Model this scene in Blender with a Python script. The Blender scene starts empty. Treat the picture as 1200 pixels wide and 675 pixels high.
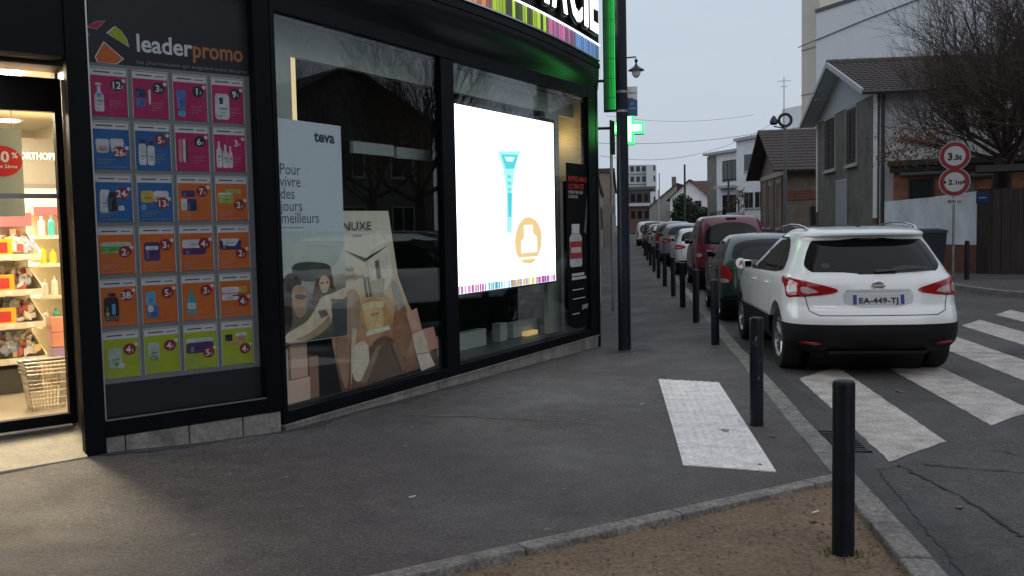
import bpy, bmesh, math, random
import numpy as np
from mathutils import Matrix, Vector
R = math.radians
SC = bpy.context.scene
COL = SC.collection
random.seed(7)

# ------------------------------------------------------------------ camera
cam_d = bpy.data.cameras.new("camera")
cam_d.sensor_width = 36.0
cam_d.lens = 1093.57 / 1200 * 36
cam_d.clip_end = 2000
cam = bpy.data.objects.new("camera", cam_d)
COL.objects.link(cam)
_p, _r, _yaw = R(3.846), R(1.1423), R(7.1244)
_f = Vector((0, math.cos(_p), -math.sin(_p))); _x = Vector((1, 0, 0)); _d = _f.cross(_x)
_rt = math.cos(_r) * _x + math.sin(_r) * _d
_dn = -math.sin(_r) * _x + math.cos(_r) * _d
_m = Matrix((( _rt.x, -_dn.x, -_f.x, 0), (_rt.y, -_dn.y, -_f.y, 0), (_rt.z, -_dn.z, -_f.z, 0), (0, 0, 0, 1)))
cam.matrix_world = Matrix.Translation((0, 0, 1.6)) @ Matrix.Rotation(_yaw, 4, 'Z') @ _m
SC.camera = cam

# ------------------------------------------------------------------ sky, sun, exposure (overcast dusk)
W = bpy.data.worlds.new("World"); SC.world = W; W.use_nodes = True
nt = W.node_tree; nt.nodes.clear()
sky = nt.nodes.new('ShaderNodeTexSky'); sky.sky_type = 'NISHITA'; sky.sun_disc = False
sky.sun_elevation = R(28); sky.sun_rotation = R(150); sky.air_density = 1.0; sky.dust_density = 4.0; sky.ozone_density = 2.0
tc = nt.nodes.new('ShaderNodeTexCoord')
no = nt.nodes.new('ShaderNodeTexNoise'); no.inputs['Scale'].default_value = 2.2; no.inputs['Detail'].default_value = 4
mp = nt.nodes.new('ShaderNodeMapping'); mp.inputs['Scale'].default_value = (1, 1, 3)
cr = nt.nodes.new('ShaderNodeValToRGB')
cr.color_ramp.elements[0].position = .25; cr.color_ramp.elements[0].color = (4.05, 4.55, 5.30, 1)
cr.color_ramp.elements[1].position = .75; cr.color_ramp.elements[1].color = (4.75, 5.25, 5.95, 1)
mx = nt.nodes.new('ShaderNodeMix'); mx.data_type = 'RGBA'; mx.inputs['Factor'].default_value = .93
bg = nt.nodes.new('ShaderNodeBackground'); bg.inputs['Strength'].default_value = .115
wo = nt.nodes.new('ShaderNodeOutputWorld')
L = nt.links.new
L(tc.outputs['Generated'], mp.inputs['Vector']); L(mp.outputs[0], no.inputs['Vector']); L(no.outputs['Fac'], cr.inputs[0])
L(sky.outputs[0], mx.inputs['A']); L(cr.outputs[0], mx.inputs['B']); L(mx.outputs['Result'], bg.inputs[0]); L(bg.outputs[0], wo.inputs[0])
sun_d = bpy.data.lights.new("sun", 'SUN'); sun_d.energy = .5; sun_d.angle = R(100); sun_d.color = (1, .97, .93)
sun = bpy.data.objects.new("sun", sun_d); COL.objects.link(sun)
sun.rotation_euler = (R(40), 0, R(30))
SC.view_settings.view_transform = 'Standard'; SC.view_settings.look = 'None'
SC.view_settings.exposure = 0.18; SC.view_settings.gamma = 1.0; SC.view_settings.use_curve_mapping = False
SC.render.engine = 'CYCLES'
SC.cycles.use_denoising = True
SC.cycles.max_bounces = 7; SC.cycles.transparent_max_bounces = 12
SC.cycles.sample_clamp_indirect = 4.0

# ------------------------------------------------------------------ materials
MATS = {}
def mat(name, col, rough=.6, metal=0., spec=.5, var=0., vscale=4., bump=0., bscale=60., emit=None, estr=0., coat=0., trans=0., col2=None, speck=0., alpha=1., stretch=(1, 1, 1)):
    if name in MATS: return MATS[name]
    m = bpy.data.materials.new(name); m.use_nodes = True; MATS[name] = m
    n = m.node_tree; b = n.nodes['Principled BSDF']; l = n.links.new
    c = (*col, 1)
    b.inputs['Base Color'].default_value = c; b.inputs['Roughness'].default_value = rough
    b.inputs['Metallic'].default_value = metal; b.inputs['Specular IOR Level'].default_value = spec
    if coat: b.inputs['Coat Weight'].default_value = coat; b.inputs['Coat Roughness'].default_value = .06
    if trans: b.inputs['Transmission Weight'].default_value = trans
    if emit: b.inputs['Emission Color'].default_value = (*emit, 1); b.inputs['Emission Strength'].default_value = estr
    if var or bump or speck:
        t = n.nodes.new('ShaderNodeTexCoord'); mpn = n.nodes.new('ShaderNodeMapping'); mpn.inputs['Scale'].default_value = stretch
        l(t.outputs['Object'], mpn.inputs[0])
    if var or speck:
        a = n.nodes.new('ShaderNodeTexNoise'); a.inputs['Scale'].default_value = vscale; a.inputs['Detail'].default_value = 7; a.inputs['Roughness'].default_value = .62
        l(mpn.outputs[0], a.inputs['Vector'])
        rp = n.nodes.new('ShaderNodeValToRGB'); rp.color_ramp.elements[0].position = .3; rp.color_ramp.elements[1].position = .72
        d = col2 or tuple(max(0, x * (1 - var)) for x in col)
        u = tuple(min(1, x * (1 + var)) for x in col)
        rp.color_ramp.elements[0].color = (*d, 1); rp.color_ramp.elements[1].color = (*u, 1)
        l(a.outputs['Fac'], rp.inputs[0]); out = rp.outputs[0]
        if speck:
            s = n.nodes.new('ShaderNodeTexNoise'); s.inputs['Scale'].default_value = bscale; s.inputs['Detail'].default_value = 3
            l(mpn.outputs[0], s.inputs['Vector'])
            sr = n.nodes.new('ShaderNodeMapRange'); sr.inputs[1].default_value = .35; sr.inputs[2].default_value = .7
            sr.inputs[3].default_value = 1 - speck; sr.inputs[4].default_value = 1 + speck
            l(s.outputs['Fac'], sr.inputs[0])
            mm = n.nodes.new('ShaderNodeMix'); mm.data_type = 'RGBA'; mm.blend_type = 'MULTIPLY'; mm.inputs['Factor'].default_value = 1
            l(out, mm.inputs['A']); l(sr.outputs[0], mm.inputs['B']); out = mm.outputs['Result']
        l(out, b.inputs['Base Color'])
        rr = n.nodes.new('ShaderNodeMapRange'); rr.inputs[3].default_value = max(.02, rough - .12 * min(1, var * 3)); rr.inputs[4].default_value = min(1, rough + .12 * min(1, var * 3))
        l(a.outputs['Fac'], rr.inputs[0]); l(rr.outputs[0], b.inputs['Roughness'])
    if bump:
        s2 = n.nodes.new('ShaderNodeTexNoise'); s2.inputs['Scale'].default_value = bscale; s2.inputs['Detail'].default_value = 4
        l(mpn.outputs[0], s2.inputs['Vector'])
        bm_ = n.nodes.new('ShaderNodeBump'); bm_.inputs['Strength'].default_value = bump; bm_.inputs['Distance'].default_value = .02
        l(s2.outputs['Fac'], bm_.inputs['Height']); l(bm_.outputs[0], b.inputs['Normal'])
    return m

def asphalt(name, c0, c1, wet, crack=True):
    """worn asphalt: broad stains, fine aggregate, pale gum spots"""
    m = bpy.data.materials.new(name); m.use_nodes = True; MATS[name] = m
    n = m.node_tree; b = n.nodes['Principled BSDF']; l = n.links.new
    t = n.nodes.new('ShaderNodeTexCoord')
    def noise(s, d=6, r=.6):
        x = n.nodes.new('ShaderNodeTexNoise'); x.inputs['Scale'].default_value = s; x.inputs['Detail'].default_value = d; x.inputs['Roughness'].default_value = r
        l(t.outputs['Object'], x.inputs['Vector']); return x.outputs['Fac']
    def ramp(f, p0, k0, p1, k1):
        x = n.nodes.new('ShaderNodeValToRGB'); e = x.color_ramp.elements
        e[0].position = p0; e[0].color = (*k0, 1); e[1].position = p1; e[1].color = (*k1, 1); l(f, x.inputs[0]); return x.outputs[0]
    def mul(a, bb, mode='MULTIPLY', fac=1.):
        x = n.nodes.new('ShaderNodeMix'); x.data_type = 'RGBA'; x.blend_type = mode; x.inputs['Factor'].default_value = fac
        l(a, x.inputs['A']); l(bb, x.inputs['B']); return x.outputs['Result']
    base = ramp(noise(.55, 5), .33, c0, .68, c1)
    mid = ramp(noise(5, 9, .72), .32, (.74, .74, .75), .68, (1.2, 1.19, 1.17))
    gran = ramp(noise(38, 3, .7), .34, (.62, .62, .63), .68, (1.36, 1.35, 1.33))
    fine = ramp(noise(95, 2, .7), .36, (.5, .5, .51), .70, (1.6, 1.58, 1.55))
    c = mul(mul(mul(base, mid), gran), fine)
    dr_ = ramp(noise(1.7, 8, .75), .56, (1, 1, 1), .74, (.62, .60, .58))
    c = mul(c, dr_)
    v = n.nodes.new('ShaderNodeTexVoronoi'); v.inputs['Scale'].default_value = 3.1; v.inputs['Randomness'].default_value = 1
    l(t.outputs['Object'], v.inputs['Vector'])
    g = n.nodes.new('ShaderNodeMath'); g.operation = 'LESS_THAN'; g.inputs[1].default_value = .06; l(v.outputs['Distance'], g.inputs[0])
    gm = n.nodes.new('ShaderNodeMix'); gm.data_type = 'RGBA'; gm.inputs['B'].default_value = (c1[0] * 1.9, c1[1] * 1.9, c1[2] * 1.9, 1)
    ga = n.nodes.new('ShaderNodeMath'); ga.operation = 'MULTIPLY'; ga.inputs[1].default_value = .6; l(g.outputs[0], ga.inputs[0])
    l(ga.outputs[0], gm.inputs['Factor']); l(c, gm.inputs['A'])
    l(gm.outputs['Result'], b.inputs['Base Color'])
    rr = n.nodes.new('ShaderNodeMapRange'); rr.inputs[1].default_value = .3; rr.inputs[2].default_value = .7; rr.inputs[3].default_value = wet; rr.inputs[4].default_value = min(1, wet + .3)
    l(noise(.9, 5), rr.inputs[0]); l(rr.outputs[0], b.inputs['Roughness'])
    bu = n.nodes.new('ShaderNodeBump'); bu.inputs['Strength'].default_value = .5; bu.inputs['Distance'].default_value = .008
    l(noise(85, 3), bu.inputs['Height']); l(bu.outputs[0], b.inputs['Normal'])
    return m

def gradmat(name, z0, z1, cols, noise=.25, scale=3., rough=.5, axis=2, detail=6):
    """printed picture: colours blended along an axis and broken up by noise"""
    if name in MATS: return MATS[name]
    m = bpy.data.materials.new(name); m.use_nodes = True; MATS[name] = m
    n = m.node_tree; b = n.nodes['Principled BSDF']; l = n.links.new; b.inputs['Roughness'].default_value = rough
    t = n.nodes.new('ShaderNodeTexCoord'); sp = n.nodes.new('ShaderNodeSeparateXYZ'); l(t.outputs['Object'], sp.inputs[0])
    mr = n.nodes.new('ShaderNodeMapRange'); mr.inputs[1].default_value = z0; mr.inputs[2].default_value = z1; l(sp.outputs[axis], mr.inputs[0])
    no_ = n.nodes.new('ShaderNodeTexNoise'); no_.inputs['Scale'].default_value = scale; no_.inputs['Detail'].default_value = detail; l(t.outputs['Object'], no_.inputs['Vector'])
    sb = n.nodes.new('ShaderNodeMath'); sb.operation = 'SUBTRACT'; sb.inputs[1].default_value = .5; l(no_.outputs['Fac'], sb.inputs[0])
    ml = n.nodes.new('ShaderNodeMath'); ml.operation = 'MULTIPLY_ADD'; ml.inputs[1].default_value = noise * 2; l(sb.outputs[0], ml.inputs[0]); l(mr.outputs[0], ml.inputs[2])
    rp = n.nodes.new('ShaderNodeValToRGB'); e = rp.color_ramp.elements
    while len(e) < len(cols): e.new(.5)
    for i, c in enumerate(cols): e[i].position = i / (len(cols) - 1); e[i].color = (*c, 1)
    l(ml.outputs[0], rp.inputs[0]); l(rp.outputs[0], b.inputs['Base Color'])
    return m

def glass_mat(name, tint=(.9, .95, .95), f0=.035, rough=.0):
    """thin shop glass: Schlick mix of clear and mirror, the same from both sides"""
    m = bpy.data.materials.new(name); m.use_nodes = True; MATS[name] = m
    n = m.node_tree; n.nodes.clear(); l = n.links.new
    o = n.nodes.new('ShaderNodeOutputMaterial'); t = n.nodes.new('ShaderNodeBsdfTransparent'); t.inputs[0].default_value = (*tint, 1)
    g = n.nodes.new('ShaderNodeBsdfGlossy'); g.inputs['Roughness'].default_value = rough; g.inputs[0].default_value = (.95, .97, 1, 1)
    ge = n.nodes.new('ShaderNodeNewGeometry'); dp = n.nodes.new('ShaderNodeVectorMath'); dp.operation = 'DOT_PRODUCT'
    l(ge.outputs['Normal'], dp.inputs[0]); l(ge.outputs['Incoming'], dp.inputs[1])
    def mth(op, a, b_=None):
        x = n.nodes.new('ShaderNodeMath'); x.operation = op
        for i, v in enumerate((a, b_)):
            if v is None: continue
            if isinstance(v, (int, float)): x.inputs[i].default_value = v
            else: l(v, x.inputs[i])
        return x.outputs[0]
    k = mth('POWER', mth('SUBTRACT', 1., mth('ABSOLUTE', dp.outputs['Value'])), 5.)
    f = mth('ADD', f0, mth('MULTIPLY', k, 1 - f0))
    mx_ = n.nodes.new('ShaderNodeMixShader'); l(f, mx_.inputs[0]); l(t.outputs[0], mx_.inputs[1]); l(g.outputs[0], mx_.inputs[2]); l(mx_.outputs[0], o.inputs[0])
    return m

# ------------------------------------------------------------------ mesh helpers
class MB:
    def __init__(s): s.v = []; s.f = []
    def add(s, vs, fs):
        o = len(s.v); s.v.extend([tuple(map(float, q)) for q in vs]); s.f.extend([tuple(i + o for i in q) for q in fs]); return s
    def hexa(s, p):   # 8 points: bottom ring 0-3 then top ring 4-7
        return s.add(p, [(0, 3, 2, 1), (4, 5, 6, 7), (0, 1, 5, 4), (1, 2, 6, 5), (2, 3, 7, 6), (3, 0, 4, 7)])
    def box(s, x0, x1, y0, y1, z0, z1):
        return s.hexa([(x0, y0, z0), (x1, y0, z0), (x1, y1, z0), (x0, y1, z0), (x0, y0, z1), (x1, y0, z1), (x1, y1, z1), (x0, y1, z1)])
    def fbox(s, fr, s0, s1, o0, o1, z0, z1):
        P = fr.pt
        return s.hexa([P(s0, o1, z0), P(s1, o1, z0), P(s1, o0, z0), P(s0, o0, z0), P(s0, o1, z1), P(s1, o1, z1), P(s1, o0, z1), P(s0, o0, z1)])
    def fpoly(s, fr, pts, o0, o1):    # polygon (s,z) ccw seen from outside, slab from o0 (back) to o1 (front)
        n = len(pts)
        vs = [fr.pt(a, o1, z) for a, z in pts] + [fr.pt(a, o0, z) for a, z in pts]
        return s.add(vs, [tuple(range(n)), tuple(range(2 * n - 1, n - 1, -1))] + [(i, n + i, n + (i + 1) % n, (i + 1) % n) for i in range(n)])
    def prism(s, pts, z0, z1):
        n = len(pts)
        return s.add([(x, y, z0) for x, y in pts] + [(x, y, z1) for x, y in pts],
                     [tuple(range(n - 1, -1, -1)), tuple(range(n, 2 * n))] + [(i, (i + 1) % n, n + (i + 1) % n, n + i) for i in range(n)])
    def tube(s, a, b, r0, r1=None, n=8, cap=True):
        r1 = r0 if r1 is None else r1
        a = Vector(a); b = Vector(b); d = (b - a)
        if d.length < 1e-6: return s
        d.normalize(); u = d.orthogonal().normalized(); w = d.cross(u)
        vs = []
        for c, r in ((a, r0), (b, r1)):
            for i in range(n):
                t = 2 * math.pi * i / n; vs.append(c + u * (r * math.cos(t)) + w * (r * math.sin(t)))
        fs = [(i, (i + 1) % n, n + (i + 1) % n, n + i) for i in range(n)]
        if cap: fs += [tuple(range(n - 1, -1, -1)), tuple(range(n, 2 * n))]
        return s.add(vs, fs)
    def path(s, pts, r, n=6):
        for a, b in zip(pts, pts[1:]): s.tube(a, b, r, r, n)
        return s
    def lathe(s, prof, c=(0, 0, 0), axis='Z', n=24, closed=False):
        vs = []; k = len(prof)
        for i in range(n):
            t = 2 * math.pi * i / n
            for r, h in prof:
                if axis == 'Z': vs.append((c[0] + r * math.cos(t), c[1] + r * math.sin(t), c[2] + h))
                elif axis == 'X': vs.append((c[0] + h, c[1] + r * math.cos(t), c[2] + r * math.sin(t)))
                else: vs.append((c[0] + r * math.sin(t), c[1] + h, c[2] + r * math.cos(t)))
        fs = []
        for i in range(n):
            j = (i + 1) % n
            for q in range(k if closed else k - 1):
                q2 = (q + 1) % k
                fs.append((i * k + q, j * k + q, j * k + q2, i * k + q2))
        if not closed:
            fs.append(tuple(i * k for i in range(n - 1, -1, -1))); fs.append(tuple(i * k + k - 1 for i in range(n)))
        return s.add(vs, fs)
    def grid(s, rows):
        n = len(rows[0]); vs = [q for r in rows for q in r]
        return s.add(vs, [(i * n + j, i * n + j + 1, (i + 1) * n + j + 1, (i + 1) * n + j) for i in range(len(rows) - 1) for j in range(n - 1)])
    def mesh(s, name, m=None, smooth=False, bevel=0.):
        me = bpy.data.meshes.new(name); me.from_pydata(s.v, [], s.f); me.validate(); me.update()
        if m: me.materials.append(m)
        if bevel:
            bm = bmesh.new(); bm.from_mesh(me); bmesh.ops.remove_doubles(bm, verts=bm.verts, dist=1e-5)
            ed = [e for e in bm.edges if len(e.link_faces) == 2 and e.calc_face_angle(0) > .5]
            bmesh.ops.bevel(bm, geom=ed, offset=bevel, segments=2, profile=.5, affect='EDGES', clamp_overlap=True)
            bm.to_mesh(me); bm.free()
        if smooth:
            me.polygons.foreach_set('use_smooth', [True] * len(me.polygons))
            try: me.set_sharp_from_angle(angle=R(38))
            except Exception: pass
        return me

class Frame:
    """a vertical wall: s along it, o outwards, z up"""
    def __init__(f, o, d): f.o = Vector((o[0], o[1])); f.d = Vector((d[0], d[1])).normalized(); f.n = Vector((f.d.y, -f.d.x))
    def pt(f, s, o, z): q = f.o + f.d * s + f.n * o; return (q.x, q.y, z)
    def mtx(f, s, o, z):
        p = f.pt(s, o, z)
        return Matrix(((f.d.x, 0, f.n.x, p[0]), (f.d.y, 0, f.n.y, p[1]), (0, 1, 0, p[2]), (0, 0, 0, 1)))

def obj(name, me, parent=None, mtx=None):
    o = bpy.data.objects.new(name, me); COL.objects.link(o)
    if parent is not None:
        o.parent = parent
        if parent.get('world_parts'):
            w = parent.location.copy()
            o.matrix_parent_inverse = Matrix.Translation(-w)
        elif parent.parent is not None and parent.parent.get('world_parts'):
            o.matrix_parent_inverse = Matrix.Identity(4)
    if mtx is not None: o.matrix_basis = mtx
    return o
def part(name, mb, m, parent, smooth=False, bevel=0., label=None, kind=None, mtx=None):
    o = obj(name, mb.mesh(name, m, smooth, bevel) if isinstance(mb, MB) else mb, parent, mtx)
    if label: o['label'] = label
    if kind: o['kind'] = kind
    return o
def tag(o, label=None, cat=None, group=None, kind=None):
    if label: o['label'] = label
    if cat: o['category'] = cat
    if group: o['group'] = group
    if kind: o['kind'] = kind
    return o
def thing(name, label, cat, loc=(0, 0, 0), rz=0., group=None, world=True):
    o = bpy.data.objects.new(name, None); COL.objects.link(o); o.empty_display_size = .1
    o.location = loc; o.rotation_euler = (0, 0, rz)
    if world: o['world_parts'] = 1
    return tag(o, label, cat, group)
def solo(name, mb, m, label, cat, group=None, smooth=False, bevel=0.):
    return tag(part(name, mb, m, None, smooth, bevel), label, cat, group)
def copy_tree(o, parent=None):
    c = o.copy(); COL.objects.link(c); c.parent = parent
    if parent is not None: c.matrix_parent_inverse = o.matrix_parent_inverse.copy()
    for ch in o.children: copy_tree(ch, c)
    return c
def struct(name, mb, m, smooth=False, bevel=0.):
    return tag(part(name, mb, m, None, smooth, bevel), kind='structure')

def text_mesh(body, m, size=1., width=None, height=None, bold=0., extrude=.0, align='LEFT', name='lettering', spacing=1.):
    cu = bpy.data.curves.new(name, 'FONT'); cu.body = body; cu.size = 1.; cu.offset = bold; cu.extrude = 0.; cu.align_x = align; cu.resolution_u = 3
    cu.space_character = spacing
    t = bpy.data.objects.new(name, cu); COL.objects.link(t)
    bpy.context.view_layer.update()
    me = bpy.data.meshes.new_from_object(t.evaluated_get(bpy.context.evaluated_depsgraph_get()))
    bpy.data.objects.remove(t); bpy.data.curves.remove(cu)
    n = len(me.vertices); co = np.zeros(n * 3); me.vertices.foreach_get('co', co); co = co.reshape(-1, 3)
    w0 = co[:, 0].max() - co[:, 0].min(); h0 = co[:, 1].max() - co[:, 1].min()
    kx = ky = size
    if width: kx = ky = width / w0
    if height:
        ky = height / h0
        if not width: kx = ky
    co[:, 0] *= kx; co[:, 1] *= ky
    me.vertices.foreach_set('co', co.ravel()); me.update()
    if extrude:
        bm = bmesh.new(); bm.from_mesh(me)
        r = bmesh.ops.extrude_face_region(bm, geom=bm.faces[:]); vs = [g for g in r['geom'] if isinstance(g, bmesh.types.BMVert)]
        bmesh.ops.translate(bm, verts=vs, vec=(0, 0, extrude)); bmesh.ops.recalc_face_normals(bm, faces=bm.faces[:]); bm.to_mesh(me); bm.free()
    me.materials.clear(); me.materials.append(m)
    return me
def ftext(name, body, m, fr, s, o, z, parent, **k):
    me = text_mesh(body, m, name=name, **k)
    return obj(name, me, parent, fr.mtx(s, o, z))
def circle(cx, cy, rx, ry=None, n=20, a0=0., a1=2 * math.pi):
    ry = rx if ry is None else ry
    full = abs(a1 - a0 - 2 * math.pi) < 1e-6
    return [(cx + rx * math.cos(a0 + (a1 - a0) * i / (n if full else n - 1)), cy + ry * math.sin(a0 + (a1 - a0) * i / (n if full else n - 1))) for i in range(n)]
# ------------------------------------------------------------------ shared materials
M_pave = asphalt('pavement_asphalt', (.066, .058, .058), (.104, .092, .090), .6)
M_road = asphalt('road_asphalt', (.052, .050, .050), (.088, .084, .082), .55)
M_kerb = mat('kerb_granite', (.20, .185, .170), .8, var=.38, vscale=5, bump=.45, bscale=45, speck=.35)
M_soil = mat('trodden_soil', (.185, .128, .080), .95, var=.3, vscale=2.2, bump=.6, bscale=38, speck=.3)
M_white_paint = mat('worn_road_paint', (.46, .42, .39), .8, var=.34, vscale=5, bump=.3, bscale=60, speck=.28)
M_tact = mat('tactile_white', (.72, .70, .68), .7, var=.2, vscale=7, speck=.15, bscale=40)
M_black = mat('black_metal', (.011, .013, .018), .38, var=.15, vscale=3, bump=.05)
M_frame = mat('anthracite_frame', (.0035, .004, .006), .45, spec=.1, var=.2, vscale=2)
M_navy = mat('navy_panel', (.0035, .005, .009), .5, spec=.12, var=.2, vscale=1.2)
M_gloss = mat('gloss_soffit', (.004, .005, .008), .42, spec=.3)
M_bollard = mat('bollard_paint', (.006, .009, .015), .42, spec=.3, var=.35, vscale=9, bump=.15, bscale=40)
M_stone = mat('plinth_stone', (.20, .19, .175), .8, var=.4, vscale=5, bump=.4, bscale=30, speck=.15)
M_grey = mat('grey_panel', (.21, .225, .235), .55, var=.06, vscale=2)
M_white = mat('white_print', (.72, .74, .77), .5)
M_dark = mat('dark_interior', (.006, .007, .008), .7)
M_steel = mat('galvanised_steel', (.30, .31, .33), .42, metal=.8, var=.2, vscale=6)
M_tar = mat('tar_seam', (.032, .031, .031), .9, var=.4, vscale=9, bump=.5, bscale=60)
M_leaf = mat('dead_leaf', (.20, .11, .05), .8, var=.4, vscale=30)

# ------------------------------------------------------------------ ground
def zg(x, y):
    c = lambda v: min(max(v, 0.), 1.)
    if y < 7.0: return .055 * c((-2.5 - x) / 1.2) * c((y - 4.6) / 1.2) * c((7.0 - y) / .8)
    return -.0205 * min(y - 7.0, 6.1) * c((1.25 - x) / 1.6)
EA, EB = Vector((-1.2, 4.07)), Vector((1.25, 5.95))      # soil edging line
Edir = (EB - EA).normalized(); Enrm = Vector((-Edir.y, Edir.x))

struct('ground', MB().box(-400, 400, -150, 700, -.6, -.3), mat('far_ground', (.06, .06, .06), .9, var=.3, vscale=.2))
def rows_pave():
    xs = [-14, -9, -6.5] + list(np.linspace(-5.5, 1.25, 28)); ys = list(np.linspace(-8, 2, 8)) + list(np.linspace(2.4, 14, 46)) + [16, 18, 22, 28, 36, 48, 64, 90, 130]
    return [[(x, y, zg(x, y)) for x in xs] for y in ys]
mb = MB().grid(rows_pave()); me = mb.mesh('pavement', M_pave)
bm = bmesh.new(); bm.from_mesh(me)
bmesh.ops.bisect_plane(bm, geom=bm.verts[:] + bm.edges[:] + bm.faces[:], plane_co=(EA.x, EA.y, 0), plane_no=(Enrm.x, Enrm.y, 0), clear_inner=True)
bm.to_mesh(me); bm.free(); me.polygons.foreach_set('use_smooth', [True] * len(me.polygons))
pavement = tag(obj('pavement', me), kind='structure')
# road: street plus the side street to the right, one sheet
road = struct('road', MB().add([(1.33, -40, -.06), (80, -40, -.06), (80, 200, -.06), (1.0, 200, -.06), (1.33, 60, -.06)], [(0, 1, 2, 3, 4)]), M_road)
# soil bed in front
rng = random.Random(3)
rows = []
for j in range(60):
    row = []
    for i in range(70):
        x = -9 + 10.25 * (i / 69); y = -8 + 14.2 * (j / 59)
        row.append((x, y, -.028 + .012 * math.sin(x * 3.1 + y) * math.cos(y * 2.3 - x) + rng.uniform(-.006, .006)))
    rows.append(row)
me = MB().grid(rows).mesh('soil_bed', M_soil)
bm = bmesh.new(); bm.from_mesh(me)
bmesh.ops.bisect_plane(bm, geom=bm.verts[:] + bm.edges[:] + bm.faces[:], plane_co=(EA.x, EA.y, 0), plane_no=(Enrm.x, Enrm.y, 0), clear_outer=True)
bm.to_mesh(me); bm.free(); me.polygons.foreach_set('use_smooth', [True] * len(me.polygons))
tag(obj('soil_bed', me), kind='structure')
# soil edging stones
edg = struct('soil_edging', MB().add([(EA.x - 6 * Edir.x, EA.y - 6 * Edir.y, -.25), (EB.x, EB.y, -.25), (EB.x, EB.y, -.26)], [(0, 1, 2)]), M_kerb)
def eframe(t, o, z): q = EA + Edir * t + Enrm * o; return (q.x, q.y, z)
t = -6.2
while t < (EB - EA).length - .06:
    ln = min(rng.uniform(.95, 1.05), (EB - EA).length - t - .005)
    h = .008 + rng.uniform(-.003, .004)
    b = MB().hexa([eframe(t, -.105, -.2), eframe(t + ln - .008, -.105, -.2), eframe(t + ln - .008, .0, -.2), eframe(t, .0, -.2),
                   eframe(t, -.105, h), eframe(t + ln - .008, -.105, h), eframe(t + ln - .008, .0, h + zg(*eframe(t, 0, 0)[:2])), eframe(t, .0, h + zg(*eframe(t, 0, 0)[:2]))])
    part('edging_stone', b, M_kerb, edg, bevel=.008); t += ln
# kerb stones along the street
kerb = struct('kerb', MB().box(1.26, 1.40, -8, 60, -.35, -.09), M_kerb)
y = -3.0; k_i = 0
while y < 62:
    ln = .5 if y < 14 else 1.0
    h = .006 + rng.uniform(-.004, .004); dx = rng.uniform(-.006, .006)
    b = MB().box(1.251 + dx, 1.41 + dx, y, y + ln - .009, -.2, h)
    part('kerb_stone', b, M_kerb, kerb, bevel=.012); y += ln
# zebra crossing stripes: each one its own sheet of paint, far ends skewed with the corner
for i in range(6):
    x0 = 1.755 + i * 1.085; x1 = x0 + .56
    n0 = 6.54 + 1.09 * (x0 - 1.77); n1 = 6.54 + 1.09 * (x1 - 1.77)
    f0 = 10.6 + 1.5 * (x0 - 2.2); f1 = 10.6 + 1.5 * (x1 - 2.2)
    pts = []
    for k in range(41): q = k / 40; pts.append((x0 + rng.uniform(-.006, .006), n0 + (f0 - n0) * q))
    for k in range(5): q = (k + .5) / 5; pts.append((x0 + (x1 - x0) * q, f0 + (f1 - f0) * q + rng.uniform(-.02, .02)))
    for k in range(41): q = 1 - k / 40; pts.append((x1 + rng.uniform(-.006, .006), n1 + (f1 - n1) * q))
    for k in range(5): q = 1 - (k + .5) / 5; pts.append((x0 + (x1 - x0) * q, n0 + (n1 - n0) * q + rng.uniform(-.025, .025)))
    part('crossing_stripe', MB().add([(a, b_, -.056) for a, b_ in pts], [tuple(range(len(pts) - 1, -1, -1))]), M_white_paint, road)
# tar seams and cracks in the road
def seam(pts, w):
    vs = []; 
    fine = []
    for a, b_ in zip(pts, pts[1:]):
        n = max(2, int(math.dist(a, b_) / .05))
        for k in range(n): fine.append((a[0] + (b_[0] - a[0]) * k / n + rng.uniform(-.016, .016), a[1] + (b_[1] - a[1]) * k / n + rng.uniform(-.016, .016)))
    fine.append(pts[-1])
    for i, q in enumerate(fine):
        a = fine[max(0, i - 1)]; b_ = fine[min(len(fine) - 1, i + 1)]; d = Vector((b_[0] - a[0], b_[1] - a[1])).normalized()
        ww = w * rng.uniform(.3, 1.5)
        vs.append([(q[0] - d.y * ww, q[1] + d.x * ww, -.054), (q[0] + d.y * ww, q[1] - d.x * ww, -.054)])
    return MB().grid(vs)
for pts, w in ([(1.95, 6.45), (2.25, 6.35), (3.1, 6.15), (4.5, 5.6)], .012), ([(1.78, 6.45), (1.95, 5.7), (2.0, 5.0), (3.0, 4.9), (4, 4.6)], .014), \
              ([(1.78, 6.42), (1.62, 6.3), (1.55, 5.2), (1.5, 3.5)], .008), ([(4.2, 9.8), (4.9, 10.2), (5.6, 10.1), (7, 11)], .012), ([(2.55, 6.9), (2.9, 6.5), (3.3, 6.4)], .008), \
              ([(3.9, 11.9), (4.7, 11.7), (5.2, 12.1), (6.4, 12.0)], .014):
    part('tar_seam', seam(pts, w * .7), M_tar, road)
# darker gutter strip along the kerb
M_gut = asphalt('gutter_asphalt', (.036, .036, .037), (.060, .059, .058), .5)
part('gutter_strip', MB().grid([[(1.405, yy, -.057), (1.66 + .04 * math.sin(yy * 1.7), yy, -.057)] for yy in np.linspace(-3, 60, 127)]), M_gut, road)
M_patch = asphalt('patch_asphalt', (.030, .031, .033), (.050, .05, .052), .5)
pp = [(4.1 + .9 * math.cos(a) * (1 + .15 * math.sin(3 * a)), 11.2 + .55 * math.sin(a) * (1 + .2 * math.cos(4 * a))) for a in np.linspace(0, 2 * math.pi, 28)[:-1]]
part('road_patch', MB().add([(a + .9, b_ + .4, -.0585) for a, b_ in pp], [tuple(range(len(pp)))]), M_patch, road)
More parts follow.
